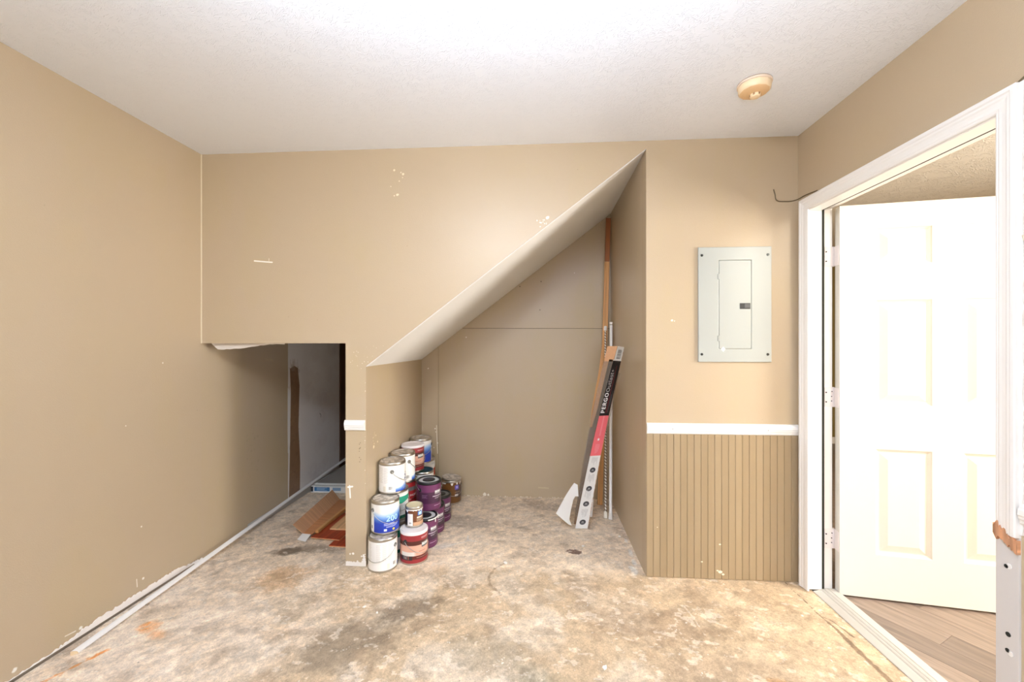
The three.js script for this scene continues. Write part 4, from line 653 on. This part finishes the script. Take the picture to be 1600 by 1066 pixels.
{
  const [t, l] = stick('coil_rod', 'slim rod wound with a brown coil between white end caps, beside the plain white rod', 'rod', [0.498, 0.002, -3.123], [0.545, 1.446, -3.43]);
  mesh('core', new THREE.CylinderGeometry(0.006, 0.006, l - 0.04, 12).translate(0, l / 2, 0), M({ color: '#e0d8cb', roughness: 0.6 }), t);
  const pts = []; const turns = 60; for (let i = 0; i <= turns * 8; i++) { const a = i / 8 * 6.283; pts.push(new THREE.Vector3(0.0075 * Math.cos(a), 0.05 + (l - 0.09) * i / (turns * 8), 0.0075 * Math.sin(a))); }
  mesh('coil', new THREE.TubeGeometry(new THREE.CatmullRomCurve3(pts), turns * 12, 0.0032, 5), M({ color: '#6d543c', roughness: 0.5 }), t);
  mesh('end_cap', new THREE.CylinderGeometry(0.014, 0.015, 0.045, 18).translate(0, 0.0225, 0), P({ color: '#efe6d6', roughness: 0.5 }), t); mesh('end_cap', new THREE.CylinderGeometry(0.013, 0.013, 0.035, 18).translate(0, l - 0.0175, 0), whiteOld, t);
}

// ------------------------------------------------------------------ long white moulding, boards and cardboard in the cubby
{
  const p0 = new THREE.Vector3(-1.94, 0.008, -1.6), p1 = new THREE.Vector3(-1.99, 0.115, -4.15), l = p0.distanceTo(p1);
  const t = thing('white_moulding_strip', 'long loose white moulding strip lying along the foot of the left wall', 'moulding', p0.toArray()); t.quaternion.setFromUnitVectors(new THREE.Vector3(0, 0, -1), p1.clone().sub(p0).normalize());
  const prof = [[-0.009, -0.007], [0.009, -0.007], [0.009, -0.003], [0.006, 0.003], [0.001, 0.0065], [-0.005, 0.0085], [-0.009, 0.009]];
  mesh('moulding', sweep(prof, [0, 0, -0.008], [0, 0, -l], [1, 0, 0], [0, 1, 0], 0.7, 0), white, t);
  mesh('cut_end', sweep(prof.map(([a, b]) => [a * 0.99, b * 0.99]), [0, 0, -0.005], [0, 0, -0.0085], [1, 0, 0], [0, 1, 0], 0.7, 0.7), M({ color: '#e0c49c', roughness: 0.8 }), t).userData.label = 'bare wood at the mitred end';
}
function board(name, text, cat, pts, y, th, mat, mat2, group) {
  const c = pts.reduce((a, q) => [a[0] + q[0] / pts.length, a[1] + q[1] / pts.length], [0, 0]);
  const t = thing(name, text, cat, [c[0], y, c[1]], 0, group);
  const g = extrude(pts.map(([x, z]) => [x - c[0], -(z - c[1])]), th * 0.55, 0.0006).rotateX(-Math.PI / 2).translate(0, th * 0.45, 0);
  const d = Math.atan2(pts[3][0] - pts[0][0], pts[3][1] - pts[0][1]), k = Math.cos(d), s = Math.sin(d); uvBy(g, (x, q, z) => [(x * k - z * s) / 0.25, (x * s + z * k) / 1.3]);
  mesh('face', g, mat, t); mesh('core', extrude(pts.map(([x, z]) => [(x - c[0]) * 0.999, -(z - c[1]) * 0.999]), th * 0.45).rotateX(-Math.PI / 2), mat2, t); return t;
}
const rectAt = (x, z, dx, dz, w, l) => { const n = Math.hypot(dx, dz), ux = dx / n, uz = dz / n; return [[x, z], [x - uz * w, z + ux * w], [x - uz * w + ux * l, z + ux * w + uz * l], [x + ux * l, z + uz * l]]; };
board('laminate_board', 'red brown laminate board lowest on the floor, partly behind the pillar', 'board', rectAt(-1.345, -2.57, 0.06, -0.99, 0.2, 0.9), 0, 0.011, redWood, tanBack, 'boards in the low opening');
board('laminate_board', 'red brown laminate board with its front end showing, on top of the lowest board', 'board', rectAt(-1.51, -2.65, 0.1, -0.99, 0.205, 1.1), 0.0115, 0.01, redWood, tanBack, 'boards in the low opening');
board('laminate_board', 'tan laminate board lying face down across the red brown boards', 'board', rectAt(-1.435, -2.755, 0.02, -0.99, 0.2, 0.8), 0.023, 0.01, tanBack, tanBack, 'boards in the low opening');
{
  const pts = [[-1.502, 0.03, -2.72], [-1.5, 0.03, -2.71]], t = thing('wood_batten', 'narrow tan wood batten lying beside the folded cardboard', 'batten', [-1.497, 0.022, -2.7], -0.02);
  mesh('batten', uvBy(rbx(-0.011, 0.011, 0, 0.02, -0.5, 0, 0.002), (x, y, z) => [x / 0.25, z / 1.3]), pineWood, t);
}
{
  const t = thing('folded_cardboard', 'brown cardboard carton opened flat with one side folded up, lying in the low opening', 'cardboard', [-1.6, 0, -2.7]);
  const q = (pts, th) => { const [a, b, c, d] = pts.map((p) => new THREE.Vector3(...p)), n = b.clone().sub(a).cross(d.clone().sub(a)).normalize().multiplyScalar(th); const R = (p0, p1) => (s) => p0.clone().lerp(p1, s).toArray(); return railSolid([R(a, d), R(b, c), R(b.clone().add(n), c.clone().add(n)), R(a.clone().add(n), d.clone().add(n))], 6); };
  mesh('raised_side', q([[-0.046, 0.09, 0.035], [0.004, 0.012, -0.005], [-0.046, 0.012, -0.62], [-0.106, 0.095, -0.61]], 0.004), cardboard, t);
  mesh('flat_side', q([[0.004, 0.012, -0.005], [0.088, 0.026, 0.03], [0.085, 0.026, -0.55], [-0.046, 0.012, -0.62]], 0.004), M({ map: cardboardTex, color: '#f2ddc8', roughness: 0.85 }), t);
  mesh('white_end_flap', q([[0.0, 0.001, 0.055], [0.07, 0.001, 0.08], [0.078, 0.024, 0.028], [0.0, 0.013, -0.004]], 0.003), M({ color: '#e8e6e2', roughness: 0.7 }), t);
}
{
  const t = thing('flat_white_carton', 'flat white carton with a blue label under the grey shelf board in the low opening', 'carton', [-1.75, 0, -3.62]);
  const m = M({ map: ctex(canvas(512, 64, (g, w, h) => { g.fillStyle = '#e2e1dd'; g.fillRect(0, 0, w, h); g.fillStyle = '#3c6f9e'; g.fillRect(30, 12, 130, 38); textLines(g, 50, 18, 90, 4, '#c8dcea', 7); g.fillStyle = '#7f9ab5'; g.fillRect(185, 14, 70, 30); g.fillStyle = '#c8c6c0'; g.fillRect(290, 6, 8, 50); g.fillStyle = '#2f3338'; g.fillRect(0, 8, 20, 48); })), roughness: 0.6 });
  mesh('carton', uvBy(rbx(-0.245, 0.3, 0, 0.058, -0.2, 0.12, 0.002), (x, y) => [(x + 0.245) / 0.545, y / 0.058]), m, t);
}
{
  const t = thing('shelf_board', 'grey shelf board with pale metal edge rails lying on the flat white carton', 'shelf', [-1.75, 0.0585, -3.75]);
  mesh('board', rbx(-0.195, 0.36, 0.008, 0.026, -0.5, 0.26, 0.002), M({ color: '#8f8a83', roughness: 0.8 }), t);
  mesh('edge_rail', rbx(-0.198, 0.362, 0.018, 0.03, 0.255, 0.275, 0.002), P({ color: '#d5d8d6', roughness: 0.35 }), t); mesh('edge_rail', rbx(-0.195, 0.362, 0, 0.01, 0.25, 0.27, 0.002), P({ color: '#c9cccb', roughness: 0.35 }), t);
}

// ------------------------------------------------------------------ bits on the floor
function flake(text, x, z, r, k) { const s = new THREE.Shape(); for (let i = 0; i < 9; i++) { const a = i / 9 * 6.283, q = r * (0.6 + 0.6 * noise(i * 1.7, k)); i ? s.lineTo(q * Math.cos(a), 0.7 * q * Math.sin(a)) : s.moveTo(q * Math.cos(a), 0.7 * q * Math.sin(a)); } const m = mesh('paint_flake', new THREE.ExtrudeGeometry(s, { depth: 0.003, bevelEnabled: true, bevelSize: 0.001, bevelThickness: 0.001, bevelSegments: 1 }).rotateX(-Math.PI / 2).rotateY(k), M({ color: '#f4f1ea', roughness: 0.8 })); m.position.set(x, 0.001, z); tag(m, text, 'paint flake', 'white paint flakes on the concrete'); }
flake('largest white paint flake, near the bottom edge of the photo on bare concrete', 0.265, -1.679, 0.012, 1);
flake('white paint flake in front of the alcove opening, right of the cans', -0.197, -2.446, 0.013, 2.4);
flake('white paint flake beside the dark brown stain in the alcove', 0.284, -2.679, 0.009, 3.1);
flake('white paint flake on the concrete in front of the pillar, nearer of two', -0.86, -1.99, 0.009, 4.2);
flake('tiny white paint flake right of the nearer one in front of the pillar', -0.78, -1.95, 0.006, 5.3);
flake('white paint flake at the foot of the alcove right wall near the rods', 0.545, -2.83, 0.007, 6.2);

renderer.render(scene, camera);
